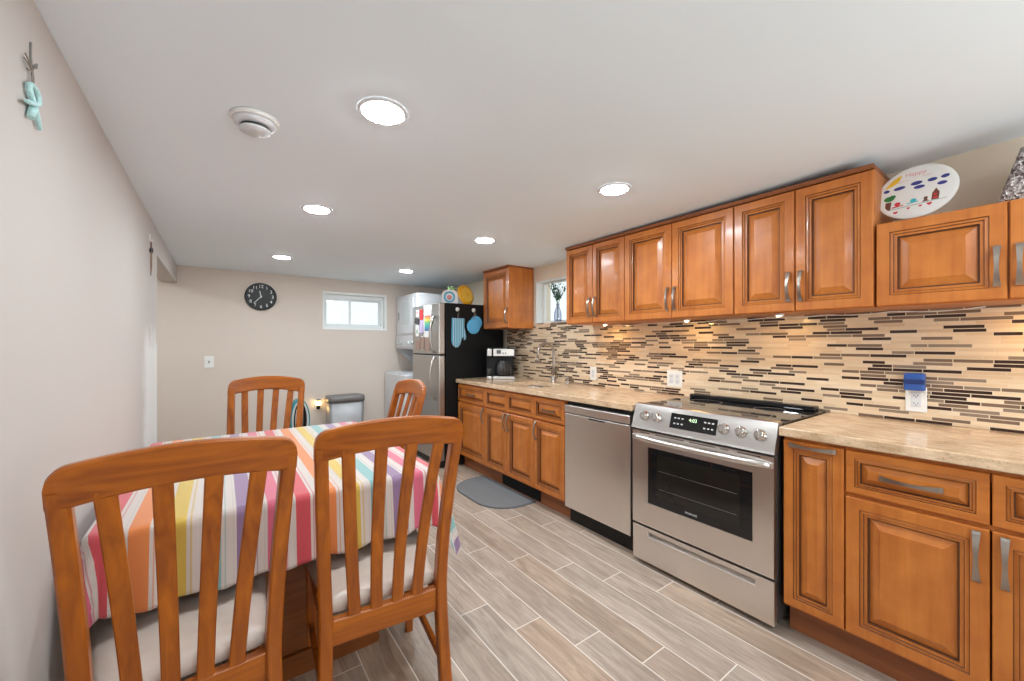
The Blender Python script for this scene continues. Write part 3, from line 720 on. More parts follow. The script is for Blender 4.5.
b = MB(); b.tube([(0, -.02, .045), (0, -.045, .05), (-.012, -.085, .075)], [.010, .008, .006], 10); b.build('lever', 'nickel', t)
t = thing('soap_dispenser', 'small nickel soap dispenser on the worktop next to the faucet', 'soap dispenser', (2.535, 2.640, .915))
b = MB(); b.lathe([(.020, 0), (.020, .006), (.013, .012), (.012, .045), (.016, .05), (.016, .062), (.006, .066)], 16); b.build('pump_body', 'nickel', t)
b = MB(); b.tube([(0, 0, .066), (-.02, 0, .074), (-.06, 0, .068)], .005, 8); b.build('nozzle', 'nickel', t)

# ------------------------------------------------------------------ dishwasher
dw0, dw1 = 1.5235, 2.1085
t = thing('dishwasher', 'stainless steel dishwasher between the cabinets and the stove', 'dishwasher', (2.02, dw0, 0)); w_ = dw1 - dw0
b = MB(); b.box(.005, .56, .012, w_ - .004, .10, .868); b.build('tub', 'black', t)
b = MB(); b.box(-.025, .004, .012, w_ - .004, .118, .785, bev=.004); d = b.build('door_panel', 'steelv', t)
b = MB(); b.box(-.030, .004, .012, w_ - .004, .792, .846, bev=.005)
cp = b.build('control_strip', 'steel', t)
b = MB(); b.box(-.0262, -.0235, w_ * .36, w_ * .60, .770, .779); part_label(b.build('grip_slot', 'black', t), 'dark grip slot')
b = MB(); b.box(.035, .05, .0, w_, 0, .10); part_label(b.build('toe_panel', 'black', t), 'black toe panel')

# ------------------------------------------------------------------ range
r0, r1 = .745, 1.504; rw = r1 - r0
t = thing('stove', 'stainless steel slide-in electric stove with black glass cooktop', 'stove', (1.99, r0, 0))
b = MB(); b.box(.012, .60, .006, rw - .006, .035, .895); b.build('body', 'dgrey', t)
for fx in (.05, .55):
    for fy in (.05, rw - .05):
        b = MB(); b.lathe([(.016, 0), (.016, .012), (.010, .016), (.010, .035)], 12, mx=T(fx, fy, 0)); b.build('foot', 'black', t)
# storage drawer with a long recessed pull
b = MB()
zs = (.030, .176, .206, .226); yq = (.084, rw - .110)
b.box(-.018, .011, .006, rw - .006, zs[0], zs[1], bev=0); b.box(-.018, .011, .006, rw - .006, zs[2], zs[3]); b.box(-.018, .011, .006, yq[0], zs[1], zs[2]); b.box(-.018, .011, yq[1], rw - .006, zs[1], zs[2])
b.faces([(-.018, yq[0], zs[1]), (-.018, yq[1], zs[1]), (.008, yq[1], zs[1] + .012), (.008, yq[0], zs[1] + .012), (.008, yq[1], zs[2]), (.008, yq[0], zs[2])], [(0, 1, 2, 3), (3, 2, 4, 5)])
b.build('storage_drawer', 'steel', t)
# oven door with window cut
wy0, wy1, wz0, wz1 = .8385 - r0, 1.395 - r0, .372, .690
b = MB(); x0, x1 = -.022, .011
b.box(x0, x1, .006, rw - .006, .240, wz0, bev=0); b.box(x0, x1, .006, rw - .006, wz1, .777, bev=0); b.box(x0, x1, .006, wy0, wz0, wz1); b.box(x0, x1, wy1, rw - .006, wz0, wz1)
door = b.build('oven_door', 'steel', t)
b = MB(); b.box(-.0195, -.014, wy0, wy1, wz0, wz1); b.box(-.0205, -.0195, wy0 + .055, wy1 - .055, wz0 + .050, wz1 - .030, mat=1)
win = b.build('oven_window', ['bgloss', 'ovglass'], door)
b = MB(); text_mesh('FRIGIDAIRE', .013, T(-.0200, (wy0 + wy1) / 2 + .02, wz0 + .022, PI / 2, 0, -PI / 2), b); b.build('brand_lettering', 'icon', door)
b = MB()
for i in range(2):
    z = .47 + .10 * i; b.tube([(-.0212, wy0 + .07, z), (-.0212, wy1 - .07, z)], .0006, 6)
b.build('rack_line', 'grey', door)
# handle: a wide bowed bar
b = MB(); rings = []
for k in range(25):
    q = k / 24; y = .016 + (rw - .032) * q; p = .020 + .034 * (1 - (2 * q - 1) ** 4)
    rings.append([(-p - .010, y, .726), (-p - .014, y, .736), (-p - .012, y, .748), (-p - .002, y, .756), (-p + .008, y, .752), (-p + .010, y, .735), (-p + .004, y, .724)])
b.loft(rings, smooth=True)
for y in (.022, rw - .022): b.box(-.034, -.020, y - .012, y + .012, .728, .752, bev=.003)
b.build('door_handle', 'steel', door)
b = MB()
for y0_, y1q in ((.06, .16), (.20, .24), (.265, .40), (.43, .60), (.64, .70)): b.box(-.0226, -.021, y0_, y1q, .766, .7705)
part_label(b.build('vent_slot', 'slot', door), 'dark vent slots')
# control panel, sloped
b = MB()
prof = [(-.030, .790), (.012, .790), (.060, .9265), (.030, .930), (.016, .926), (-.026, .800)]
b.loft([[(x, .002, z) for x, z in prof], [(x, rw - .002, z) for x, z in prof]], smooth=False)
cp = b.build('control_panel', 'steelp', t)
sl = math.atan2(.042, .126); SL = T(-.0055, 0, .862, 0, sl, 0) @ Matrix.Identity(4)
def on_panel(y, up=0.0, out=0.0):    # frame whose -x points out of the sloped panel
    return Matrix.Translation((-.0052, y, .863)) @ Matrix.Rotation(sl, 4, 'Y') @ Matrix.Translation((-out, 0, up))
b = MB(); b.box(-.0030, .002, 1.262 - r0, 1.010 - r0 + .0, -.040, .040, mx=on_panel(0))
disp = part_label(b.build('display', 'bgloss', cp), 'black touch display with green digits')
b = MB(); text_mesh('4:03', .026, on_panel(1.135 - r0, .014, .0033) @ T(0, 0, 0, PI / 2, 0, -PI / 2), b, depth=.0003); b.build('digits', 'green', disp)
b = MB()
for i, yy in enumerate((1.235, 1.215, 1.193, 1.07, 1.05, 1.03)):
    for zz in (.016, -.014):
        b.box(-.0036, -.003, yy - r0 - .0055, yy - r0 + .0055, zz - .004, zz + .003, mx=on_panel(0))
b.build('key_icons', 'icon', disp)
for ky in (1.425, 1.345, .975, .895, .812):
    b = MB(); b.lathe([(.027, 0), (.027, .006), (.022, .008), (.0205, .024), (.017, .028)], 24, mx=on_panel(ky - r0) @ AXX)
    b.box(-.034, -.020, -.005, .005, -.019, .019, bev=.002, mx=on_panel(ky - r0))
    b.build('knob', 'chrome', cp)
b = MB(); b.box(.058, .612, .0, rw, .896, .921, bev=.003); b.build('cooktop', 'bgloss', t)
b = MB()
for cx, cy, rad in ((.19, .20, .10), (.19, .56, .085), (.43, .20, .075), (.43, .56, .095)):
    b.lathe([(rad, .9212), (rad, .9214), (rad - .003, .9214), (rad - .003, .9212)], 40, mx=T(cx, cy, 0), cap0=False, cap1=False)
b.build('burner_ring', 'grey', t)
b = MB(); b.box(.545, .612, .03, rw - .03, .9212, .946, bev=.006)
for i in range(24): b.box(.552, .576, .2 + i * .015, .208 + i * .015, .9455, .9475, mat=1)
b.build('rear_vent', ['bgloss', 'slot'], t)

# ------------------------------------------------------------------ fridge and what is on it
fy0, fy1, FX = 3.738, 4.432, 1.793
t = thing('refrigerator', 'black-sided refrigerator with stainless doors covered in papers', 'refrigerator', (FX, fy0, 0)); w_ = fy1 - fy0
b = MB(); b.box(.078, .80, 0, w_, .02, 1.703, bev=.006); part_label(b.build('body', 'fridgeblack', t), 'black textured body')
fz = 1.165
fd = MB(); fd.box(0, .072, .004, w_, fz + .006, 1.700, bev=.010, seg=3); fzd = fd.build('freezer_door', 'steelf', t)
fd = MB(); fd.box(0, .072, .004, w_, .075, fz - .006, bev=.010, seg=3); fgd = fd.build('fridge_door', 'steelf', t)
b = MB(); b.box(.01, .078, .01, w_ - .01, fz - .006, fz + .006); b.build('door_gap_seal', 'black', t)
b = MB(); b.box(.02, .078, .01, w_ - .01, .018, .072); b.build('base_grille', 'black', t)
def fr_handle(z0, z1, par, dirn):
    pts = []
    for k in range(15):
        q = k / 14; z = z0 + (z1 - z0) * q
        pts.append((-.006 - .055 * math.sin(PI * q) ** .6, .085 + .0 * q, z))
    b = MB(); b.tube(pts, [.011] + [.012] * 13 + [.011], 10); b.build('door_handle', 'steelf', par)
fr_handle(fz + .02, fz + .40, fzd, 1); fr_handle(.70, fz - .02, fgd, -1)
for fx in (.12, .7):
    b = MB(); b.lathe([(.018, 0), (.018, .02)], 10, mx=T(fx, .06, 0)); b.lathe([(.018, 0), (.018, .02)], 10, mx=T(fx, w_ - .06, 0)); b.build('foot', 'black', t)
def sheet(name, y, z, wd, ht, mat, label, cat, tilt=0, off=.002, inner=None):
    b = MB(); b.box(-.0008, .0008, -wd / 2, wd / 2, -ht / 2, ht / 2)
    o = b.build(name, mat, None, (FX - off, y, z), (tilt, 0, 0)); tag(o, label, cat, 'papers and magnets on the freezer door')
    if inner:
        wi, hi, mi, dz = inner
        b = MB(); b.box(-.0012, -.0008, -wi / 2, wi / 2, -hi / 2 + dz, hi / 2 + dz); b.build('picture', mi, o)
    return o
sheet('drawing', 4.010, 1.520, .190, .340, 'paper', 'white sheet with a rainbow picture on the freezer door', 'drawing', .02, .002, (.150, .165, 'rainbow', -.02))
sheet('photo_strip', 4.170, 1.600, .085, .115, 'red', 'small reddish card high on the freezer door', 'card', -.05, .003)
sheet('card', 4.170, 1.465, .105, .150, 'lav', 'lavender card left of the rainbow picture on the freezer door', 'card', .06, .002)
sheet('magnet', 4.300, 1.535, .120, .065, 'dark', 'dark magnet at the outer edge of the freezer door', 'magnet', .2, .004)
sheet('notepad', 4.290, 1.430, .090, .130, 'paper', 'narrow white note below the dark magnet on the freezer', 'note', 0, .002, (.03, .04, 'pgreen', -.01))
sheet('photo', 4.275, 1.265, .110, .110, 'photo', 'brown photo at the lower outer corner of the freezer door', 'photo', .03, .002)
sheet('photo', 4.150, 1.290, .110, .125, 'photo', 'middle one of three brown photos low on the freezer door', 'photo', -.04, .003)
sheet('photo', 4.015, 1.275, .125, .150, 'photo', 'brown photo nearest the freezer door handle', 'photo', .02, .002)
sheet('coupon', 4.150, 1.375, .050, .055, 'paper', 'small white slip above the brown photos on the freezer', 'note', .1, .002, (.03, .02, 'dark', 0))
sheet('magnet', 3.890, 1.500, .030, .040, 'pgreen', 'small green magnet beside the freezer door handle', 'magnet', .2, .004)
sheet('card', 4.280, 1.620, .070, .080, 'paper', 'white card at the top outer corner of the freezer door', 'card', 0, .002, (.04, .03, 'pink', .01))

def side_thing(name, x, z, label, cat, group=None): return thing(name, label, cat, (x, fy0, z), 0, group)
for (x, z, lb) in ((2.005, 1.640, 'round white hook on the fridge side above the striped mitt'), (2.200, 1.640, 'round white hook on the fridge side holding the blue pot holders')):
    t = side_thing('wall_hook', x, z, lb, 'hook', 'hooks on the fridge side')
    b = MB(); b.lathe([(.022, 0), (.022, .004), (.018, .008), (.006, .011)], 24, mx=T(0, -.001, 0, PI / 2)); b.build('hook_disc', 'offwhite', t)
    b = MB(); b.tube([(0, -.010, .0), (0, -.018, -.012), (0, -.024, -.022), (0, -.030, -.016)], .003, 8); b.build('hook_peg', 'chrome', t)
t = side_thing('oven_mitt', 2.005, 1.402, 'blue striped oven mitt hanging on the black side of the fridge', 'oven mitt')
def mitt_outline(g):
    return [(-.075 - g, .150 + g), (-.080 - g, .0), (-.082 - g, -.09), (-.070 - g, -.135 - g), (-.035, -.165 - g), (.0, -.165 - g), (.032 + g, -.135 - g), (.046 + g, -.075), (.060, -.045), (.072, -.085), (.092 + g, -.085 - g), (.102 + g, -.060), (.098 + g, -.02), (.080 + g, .045), (.078 + g, .150 + g)]
b = MB(); b.loft([[(x, y_, z) for x, z in mitt_outline(g)] for g, y_ in ((-.014, -.004), (-.004, -.009), (-.004, -.017), (-.014, -.024))], smooth=True); b.build('glove', 'mitt', t)
b = MB(); b.tube([(0, -.014, .14), (-.008, -.018, .18), (0, -.026, .217), (.008, -.018, .18), (.003, -.014, .14)], .0025, 6); b.build('hanging_loop', 'twine', t)
for (dx, dz, yy, rad, lb) in ((.034, -.115, -.006, .074, 'larger blue round pot holder behind, hanging on the fridge side'), (-.008, -.158, -.020, .080, 'front blue round pot holder overlapping another on the fridge side')):
    t = side_thing('pot_holder', 2.197 + dx, 1.622 + dz, lb, 'pot holder', 'pot holders on the fridge side')
    b = MB(); b.lathe([(rad * .96, 0), (rad, .003), (rad, .006), (rad * .92, .010), (rad * .5, .011), (.01, .0115)], 36, mx=T(0, yy + .004, 0, PI / 2)); b.build('pad', 'potb', t)
    b = MB(); p0 = (0, yy - .002, rad * .95); b.tube([p0, (-dx * .5 - .004, yy - .003, rad + .03), (-dx + .001, -.026, -dz - .004 + .0), (-dx * .5 + .006, yy - .003, rad + .03), p0], .0025, 6); b.build('hanging_loop', 'twine', t)
FT_ = 1.7035
t = thing('printed_box', 'small white carton with a blue ring print on top of the fridge', 'box', (1.985, fy0 + .13, FT_), math.radians(-28))
b = MB()
out = [(-.085, 0), (.085, 0), (.085, .10), (.07, .135), (.03, .150), (-.03, .150), (-.07, .135), (-.085, .10)]
b.prism(out, -.03, .03, mx=T(0, 0, 0, PI / 2)); b.build('carton', 'paper', t)
b = MB(); b.lathe([(.060, 0), (.060, .0015), (.040, .0015), (.040, 0)], 28, cap0=False, cap1=False, mx=T(-.005, -.0302, .075, PI / 2)); b.build('ring_print', 'boxblue', t)
b = MB(); b.lathe([(.026, 0), (.026, .001), (.001, .001)], 20, mx=T(-.005, -.0302, .070, PI / 2)); b.build('centre_print', 'pink', t)
b = MB()
for k in range(5): b.box(.0852, .0858, -.02 + .008 * k, -.016 + .008 * k, .03, .10)
b.build('side_print', 'pgreen', t)
t = thing('toy_plant', 'small green leafy toy standing behind the printed carton on the fridge', 'toy', (2.05, fy0 + .22, FT_), 0)
b = MB(); b.tube([(0, 0, 0), (0, 0, .10), (.0, 0, .16)], [.02, .012, .010], 8); b.build('stalk', 'stem', t)
b = MB()
for k in range(7):
    a = 2 * PI * k / 7; b.lathe([(.002, -.022), (.014, -.008), (.016, .008), (.002, .024)], 10, mx=T(.025 * math.cos(a), .025 * math.sin(a), .175 + .012 * (k % 2)) @ Matrix.Rotation(.7, 4, Vector((-math.sin(a), math.cos(a), 0))))
b.build('leaf_tuft', 'boxgreen', t)
t = thing('orange_plate', 'bright orange slice-shaped round plate propped up on top of the fridge', 'plate', (2.175, fy0 + .115, FT_), math.radians(14))
b = MB(); b.lathe([(.055, .012), (.060, .004), (.085, .002), (.112, -.010), (.116, -.008), (.114, -.002), (.088, .010), (.06, .014)], 40, cap1=True, cap0=False, mx=T(0, 0, .112, PI / 2 - .22)); b.build('dish', 'orange', t)
b = MB()
for k in range(10):
    a = 2 * PI * k / 10; b.prism([(.014, -.002), (.075, -.022), (.086, -.008), (.086, .008), (.075, .022), (.014, .002)], 0, .001, mx=T(0, 0, .112, PI / 2 - .22) @ T(0, 0, .0145, 0, 0, a))
b.build('segment_pattern', 'oranger', t)
b = MB(); b.box(-.03, .03, .0, .07, 0, .006); b.box(-.003, .003, .03, .036, .006, .12); b.build('stand', 'grey', t)

# ------------------------------------------------------------------ stacked laundry unit
lx, ly0, ly1 = 1.865, 4.485, 5.165
t = thing('stacked_washer_dryer', 'white stacked washer and dryer in the corner behind the fridge', 'washer dryer', (lx, ly0, 0)); w_ = ly1 - ly0
b = MB(); b.box(0, .68, 0, w_, 1.215, 1.888, bev=.012, seg=3); dr = b.build('dryer_body', 'white', t)
b = MB(); b.box(-.016, 0, .07, w_ - .08, 1.40, 1.84, bev=.008); dd = b.build('dryer_door', 'white', dr)
b = MB(); b.box(-.018, -.016, .16, w_ - .24, 1.52, 1.80, bev=.0005); part_label(b.build('door_window', 'silver', dd), 'pale square window')
b = MB(); b.box(-.024, -.016, w_ - .16, w_ - .14, 1.58, 1.68, bev=.003); b.build('door_grip', 'grey', dd)
b = MB(); b.box(-.010, 0, .01, w_ - .01, 1.235, 1.375, bev=.005); cpn = b.build('control_panel', 'white', dr)
for y in (.10, .22, w_ - .22, w_ - .10):
    b = MB(); b.lathe([(.024, 0), (.024, .01), (.018, .02)], 16, mx=T(-.010, y, 1.29) @ AXX); b.build('dial', 'silver', cpn)
b = MB(); b.box(-.15, .68, 0, w_, .03, .915, bev=.012, seg=3); wb = b.build('washer_body', 'white', t)
b = MB(); b.box(-.12, .30, .05, w_ - .05, .915, .928, bev=.005); b.build('washer_lid', 'white', wb)
b = MB(); b.box(.33, .68, .0, w_, .915, 1.215); b.build('back_panel', 'white', t)
b = MB()
for s in (.012, w_ - .012):
    b.loft([[(.0, s - .008, 1.215), (.33, s - .008, 1.215), (.33, s - .008, .918)], [(.0, s + .008, 1.215), (.33, s + .008, 1.215), (.33, s + .008, .918)]], smooth=False)
b.build('side_bracket', 'white', t)
for (x, y) in ((-.1, .06), (-.1, w_ - .06), (.6, .06), (.6, w_ - .06)):
    b = MB(); b.lathe([(.02, 0), (.02, .03)], 10, mx=T(x, y, 0)); b.build('foot', 'black', t)

# ------------------------------------------------------------------ coffee maker
t = thing('coffee_maker', 'black and silver coffee maker on the worktop by the fridge', 'coffee maker', (2.385, 3.50, .915), math.radians(-30))
b = MB(); b.box(-.145, .145, .02, .12, .0, .31, bev=.012); b.box(-.085, .145, -.11, .03, .225, .325, bev=.012); b.box(-.145, -.090, -.09, .03, .225, .325, bev=.010); b.build('housing', 'black', t)
b = MB(); b.box(-.080, .138, -.115, -.108, .238, .312, bev=.003); b.box(-.142, -.094, -.095, -.088, .238, .312, bev=.003); b.build('front_panel', 'steelp', t)
b = MB(); b.box(-.045, .0, -.1162, -.115, .262, .300); b.box(.015, .03, -.1162, -.115, .262, .275); b.box(.04, .055, -.1162, -.115, .262, .275); b.build('control_buttons', 'dgrey', t)
b = MB(); b.box(-.085, .145, -.12, .02, .0, .028, bev=.006); b.box(-.145, -.092, -.10, .02, .0, .028, bev=.006); b.build('base_plate', 'steelp', t)
b = MB(); b.lathe([(.055, .029), (.078, .04), (.084, .09), (.075, .14), (.052, .175), (.055, .19), (.02, .196)], 28, mx=T(.030, -.035, 0)); ca = b.build('carafe', 'carafe', t)
b = MB(); b.tube([(.030, -.10, .178), (.030, -.140, .170), (.030, -.150, .11), (.030, -.118, .07)], .008, 8); b.build('carafe_handle', 'dgrey', ca)
b = MB(); b.lathe([(.022, .029), (.026, .10), (.027, .105)], 16, mx=T(-.118, -.035, 0)); b.build('cup', 'dgrey', t)

# ------------------------------------------------------------------ vase with sprigs on the window sill
t = thing('glass_vase', 'clear bottle-shaped vase standing on the kitchen window sill', 'vase', (2.670, 2.915, W2[2] + .0055))
b = MB(); b.lathe([(.030, 0), (.036, .006), (.038, .05), (.034, .10), (.018, .145), (.015, .165), (.019, .180), (.0165, .180), (.0125, .165), (.0155, .146), (.031, .10), (.035, .05), (.033, .008), (.01, .006)], 28)
b.build('bottle', 'vase', t)
t = thing('leaf_sprigs', 'dark green artificial leaf sprigs standing in the window-sill vase', 'sprigs', (2.670, 2.915, W2[2] + .014))
rs = random.Random(3)
b = MB(); lf = MB()
for k in range(13):
    a = rs.uniform(0, 2 * PI); sp = rs.uniform(.03, .115); hh = rs.uniform(.27, .37)
    dx, dy = math.cos(a) * sp * .55, math.sin(a) * sp
    pts = [Vector((0, 0, .0)) + Vector((dx * .16, dy * .20, 0)), Vector((dx * .08, dy * .08, .165)), Vector((dx * .4, dy * .4, .165 + (hh - .165) * .5)), Vector((dx, dy, hh))]
    b.tube(pts, [.0008, .0009, .0010, .0008], 5)
    for q in range(7):
        f = .25 + q * .125; f = min(f, 1)
        i = 1 + int(min(1.999, f * 2)); base = pts[1].lerp(pts[2], f * 2) if f < .5 else pts[2].lerp(pts[3], f * 2 - 1)
        aa = rs.uniform(0, 2 * PI); tilt = rs.uniform(.4, 1.0); L = rs.uniform(.034, .052)
        d = Vector((math.cos(aa) * math.sin(tilt), math.sin(aa) * math.sin(tilt), math.cos(tilt))); s_ = d.cross(Vector((0, 0, 1))).normalized() * L * .22
        n_ = d.cross(s_).normalized() * .002
        lf.faces([base, base + d * L * .5 + s_, base + d * L, base + d * L * .5 - s_, base + d * L * .5 + n_], [(0, 1, 4), (1, 2, 4), (2, 3, 4), (3, 0, 4)])
b.build('stems', 'stem', t); lf.build('leaves', 'leaf', t)

# ------------------------------------------------------------------ outlets and switches
def outlet(y, z, label, gangs=1, kind='outlet', blue=False):
    t = thing('wall_outlet' if kind == 'outlet' else 'light_switch', label, 'outlet', (XR - .0082, y, z))
    w_ = .072 if gangs == 1 else .118
    b = MB(); b.box(-.006, 0, -w_ / 2, w_ / 2, -.058, .058, bev=.003); pl = b.build('cover_plate', 'offwhite', t)
    for g in range(gangs):
        yy = 0 if gangs == 1 else (-.023 + .046 * g)
        b = MB(); b.box(-.0085, -.006, yy - .0165, yy + .0165, -.034, .034, bev=.001); ins = b.build('receptacle', 'white', t)
        b = MB()
        for zz in (-.018, .018):
            b.box(-.0089, -.0084, yy - .0075, yy - .0055, zz - .003, zz + .005); b.box(-.0089, -.0084, yy + .0055, yy + .0075, zz - .003, zz + .005); b.box(-.0089, -.0084, yy - .002, yy + .002, zz - .010, zz - .006)
        b.build('slots', 'slot', ins)
    return t
outlet(2.400, 1.022, 'single white outlet on the mosaic above the dishwasher, nearest the faucet')
outlet(1.630, 1.030, 'double white outlet on the mosaic just behind the stove corner', 2)
outlet(.405, 1.020, 'white outlet on the mosaic below the blue plug-in box')
t = thing('plug_in_box', 'blue box plugged into the outlet above the right-hand worktop', 'plug-in', (XR - .0172, .405, 1.103))
b = MB(); b.box(-.034, 0, -.034, .036, -.040, .040, bev=.006); b.build('case', 'blue', t)
b = MB(); b.box(-.0355, -.030, -.0345, .0365, -.010, .012, bev=.002); part_label(b.build('band', 'dblue', t), 'darker blue band')
t = thing('light_switch', 'white light switch on the back wall below the clock', 'switch', (-.100, YB - .0002, 1.092))
b = MB(); b.box(-.040, .040, -.006, 0, -.060, .060, bev=.003); b.build('cover_plate', 'offwhite', t)
b = MB(); b.box(-.006, .006, -.016, -.006, -.012, .012, bev=.002); part_label(b.build('toggle', 'grey', t), 'greyish toggle lever')
t = thing('night_light', 'glowing plug-in night light low on the back wall', 'night light', (.929, YB - .0002, .560))
b = MB(); b.box(-.036, .036, -.006, 0, -.058, .058, bev=.003); b.build('cover_plate', 'offwhite', t)
b = MB(); b.box(-.020, .020, -.036, -.006, -.050, -.005, bev=.005); b.build('plug_body', 'black', t)
b = MB(); b.lathe([(.012, -.004), (.026, .004), (.028, .028), (.024, .046), (.01, .05)], 20, mx=T(0, -.036, 0)); b.build('bulb', 'night', t)
b = MB(); b.lathe([(.030, .050), (.030, .058), (.012, .064)], 20, mx=T(0, -.036, 0)); b.build('cap', 'black', t)

# ------------------------------------------------------------------ clock
t = thing('wall_clock', 'round black wall clock with white numerals on the back wall', 'clock', (.355, YB - .0005, 1.796))
ROT = Matrix.Rotation(PI / 2, 4, 'X')
b = MB(); b.lathe([(.150, 0), (.150, .022), (.146, .028), (.140, .028), (.138, .018), (.001, .018)], 56, mx=ROT, smooth=False); b.build('case', 'black', t)
b = MB()
for k in range(1, 13):
    a = PI / 2 - k * PI / 6
    text_mesh(str(k), .048, T(.110 * math.cos(a), -.0188, .110 * math.sin(a), PI / 2), b, depth=.0004)
b.build('numerals', 'offwhite', t)
for (hour, L, wd) in ((11.62, .062, .007), (37 / 5, .098, .005)):
    a = PI / 2 - hour * PI / 6
    b = MB(); b.box(-.012, L, -.0208 - .0006 * (wd < .006), -.0200 - .0006 * (wd < .006), -wd / 2, wd / 2, mx=Matrix.Rotation(-a, 4, 'Y')); b.build('hand', 'offwhite', t)
b = MB(); b.lathe([(.007, .018), (.007, .023), (.001, .024)], 14, mx=ROT); b.build('hub', 'offwhite', t)

# ------------------------------------------------------------------ floor things by the back wall
t = thing('trash_can', 'grey steel rectangular trash can with lid against the back wall', 'trash can', (1.195, 5.03, 0))
def rrz(hx_, hy_, r, z): return rr(hx_, hy_, r, z, 5)
b = MB(); b.loft([rrz(.175, .115, .05, .005), rrz(.185, .125, .05, .03), rrz(.195, .130, .05, .60)]); b.build('can', 'cangrey', t)
b = MB(); b.loft([rrz(.203, .138, .055, .605), rrz(.203, .138, .055, .640), rrz(.203, .138, .055, .660), rrz(.198, .133, .05, .668), rrz(.15, .09, .05, .670)]); b.build('lid', 'lidgrey', t)
b = MB(); b.box(-.06, .06, -.17, -.12, .004, .022, bev=.005); b.build('pedal', 'grey', t)
t = thing('hoop_fan', 'upright oval hoop of teal, grey and black bands by the back wall', 'fan', (.665, 4.75, 0), math.radians(8))
b = MB(); b.lathe([(.085, 0), (.088, .01), (.080, .03), (.065, .10), (.06, .24), (.055, .26)], 28); b.build('base', 'silver', t)
def oval(a, bq, y0_, n=48): return [(a * math.cos(2 * PI * k / n), y0_, .475 + bq * math.sin(2 * PI * k / n)) for k in range(n)]
def band(a0, b0, a1, b1, d0, d1, name, mat):
    b = MB(); n = 48
    rings = []
    for k in range(n):
        c, s = math.cos(2 * PI * k / n), math.sin(2 * PI * k / n)
        rings.append([(a0 * c, d0, .475 + b0 * s), (a0 * c, d1, .475 + b0 * s), (a1 * c, d1, .475 + b1 * s), (a1 * c, d0, .475 + b1 * s)])
    b.loft(rings, loop=True, smooth=True); b.build(name, mat, t)
band(.096, .222, .082, .208, -.05, .05, 'outer_band', 'teal'); band(.082, .208, .064, .190, -.055, .045, 'middle_band', 'silver'); band(.064, .190, .048, .172, -.05, .05, 'inner_band', 'black')

# ------------------------------------------------------------------ floor mat
out = []
x0, x1, y0, y1 = 1.655, 2.062, 2.50, 3.30
def arc(cx, cy, r, a0, a1, n=10): return [(cx + r * math.cos(a0 + (a1 - a0) * k / n), cy + r * math.sin(a0 + (a1 - a0) * k / n)) for k in range(n + 1)]
out = arc(x1 - .015, y1 - .015, .015, 0, PI / 2, 3) + arc(x0 + .27, y1 - .27, .27, PI / 2, PI, 14) + arc(x0 + .27, y0 + .27, .27, PI, 1.5 * PI, 14) + arc(x1 - .015, y0 + .015, .015, 1.5 * PI, 2 * PI, 3)
cx, cy = sum(p[0] for p in out) / len(out), sum(p[1] for p in out) / len(out)
loc_out = [(x - cx, y - cy) for x, y in out]
sc = lambda f: [(x * f, y * f) for x, y in loc_out]
t = thing('floor_mat', 'grey D-shaped kitchen mat on the floor below the sink cabinet', 'mat', (cx, cy, 0))
b = MB(); b.loft([[(x, y, .001) for x, y in sc(.955)], [(x, y, .010) for x, y in sc(.955)]], smooth=False); b.build('pile', 'mat', t)
b = MB(); b.loft([[(x, y, .0005) for x, y in sc(1)], [(x, y, .006) for x, y in sc(1)], [(x, y, .0095) for x, y in sc(.985)], [(x, y, .0095) for x, y in sc(.953)], [(x, y, .001) for x, y in sc(.953)]], smooth=False, cap0=False, cap1=False); b.build('binding', 'matedge', t)

# ------------------------------------------------------------------ ceiling lights and smoke detector
def downlight(x, y, label):
    tilt = math.atan(.012) if y < 3 else 0
    t = thing('ceiling_light', label, 'ceiling light', (x, y, ceil_z(y)), 0, 'recessed ceiling lights'); t.rotation_euler = (-tilt, 0, 0)
    b = MB(); b.lathe([(.084, -.0002), (.083, -.004), (.078, -.006), (.066, -.006), (.064, -.002)], 40, cap0=False, cap1=False); b.build('trim_ring', 'white', t)
    b = MB(); b.lathe([(.0655, -.003), (.062, -.008), (.045, -.0105), (.002, -.011)], 40); b.build('lens', 'lamp', t)
downlight(.454, 1.386, 'round recessed ceiling light beside the smoke detector')
downlight(.454, 2.570, 'second recessed ceiling light out from the smoke detector, over the table')
downlight(.445, 4.140, 'recessed ceiling light nearest the wall clock')
downlight(1.652, 1.372, 'recessed ceiling light over the aisle in front of the stove')
downlight(1.622, 2.585, 'recessed ceiling light near the small wall cabinet and sink')
downlight(1.606, 4.150, 'recessed ceiling light closest to the fridge')
downlight(.45, -.75, 'unseen recessed ceiling light added behind the viewer, nearer the left wall'); downlight(1.64, -.50, 'unseen recessed ceiling light added behind the viewer, nearer the kitchen wall')  # both added out of view for extra brightness
downlight(-1.05, 4.35, 'unseen recessed ceiling light added in the side passage behind the left wall')  # added out of view to lift the back wall
t = thing('smoke_detector', 'round white smoke detector on the ceiling', 'smoke detector', (.098, 1.690, ceil_z(1.69)))
b = MB(); b.lathe([(.075, 0), (.075, -.010), (.070, -.014)], 40); b.build('mounting_base', 'offwhite', t)
b = MB(); b.lathe([(.067, -.014), (.063, -.024), (.050, -.030)], 40); b.lathe([(.049, -.040), (.047, -.046), (.002, -.048)], 40); b.build('cover', 'white', t)
b = MB(); b.lathe([(.043, -.0295), (.043, -.0405)], 40, cap0=False, cap1=False); part_label(b.build('smoke_slot', 'slot', t), 'dark slot round the cover')

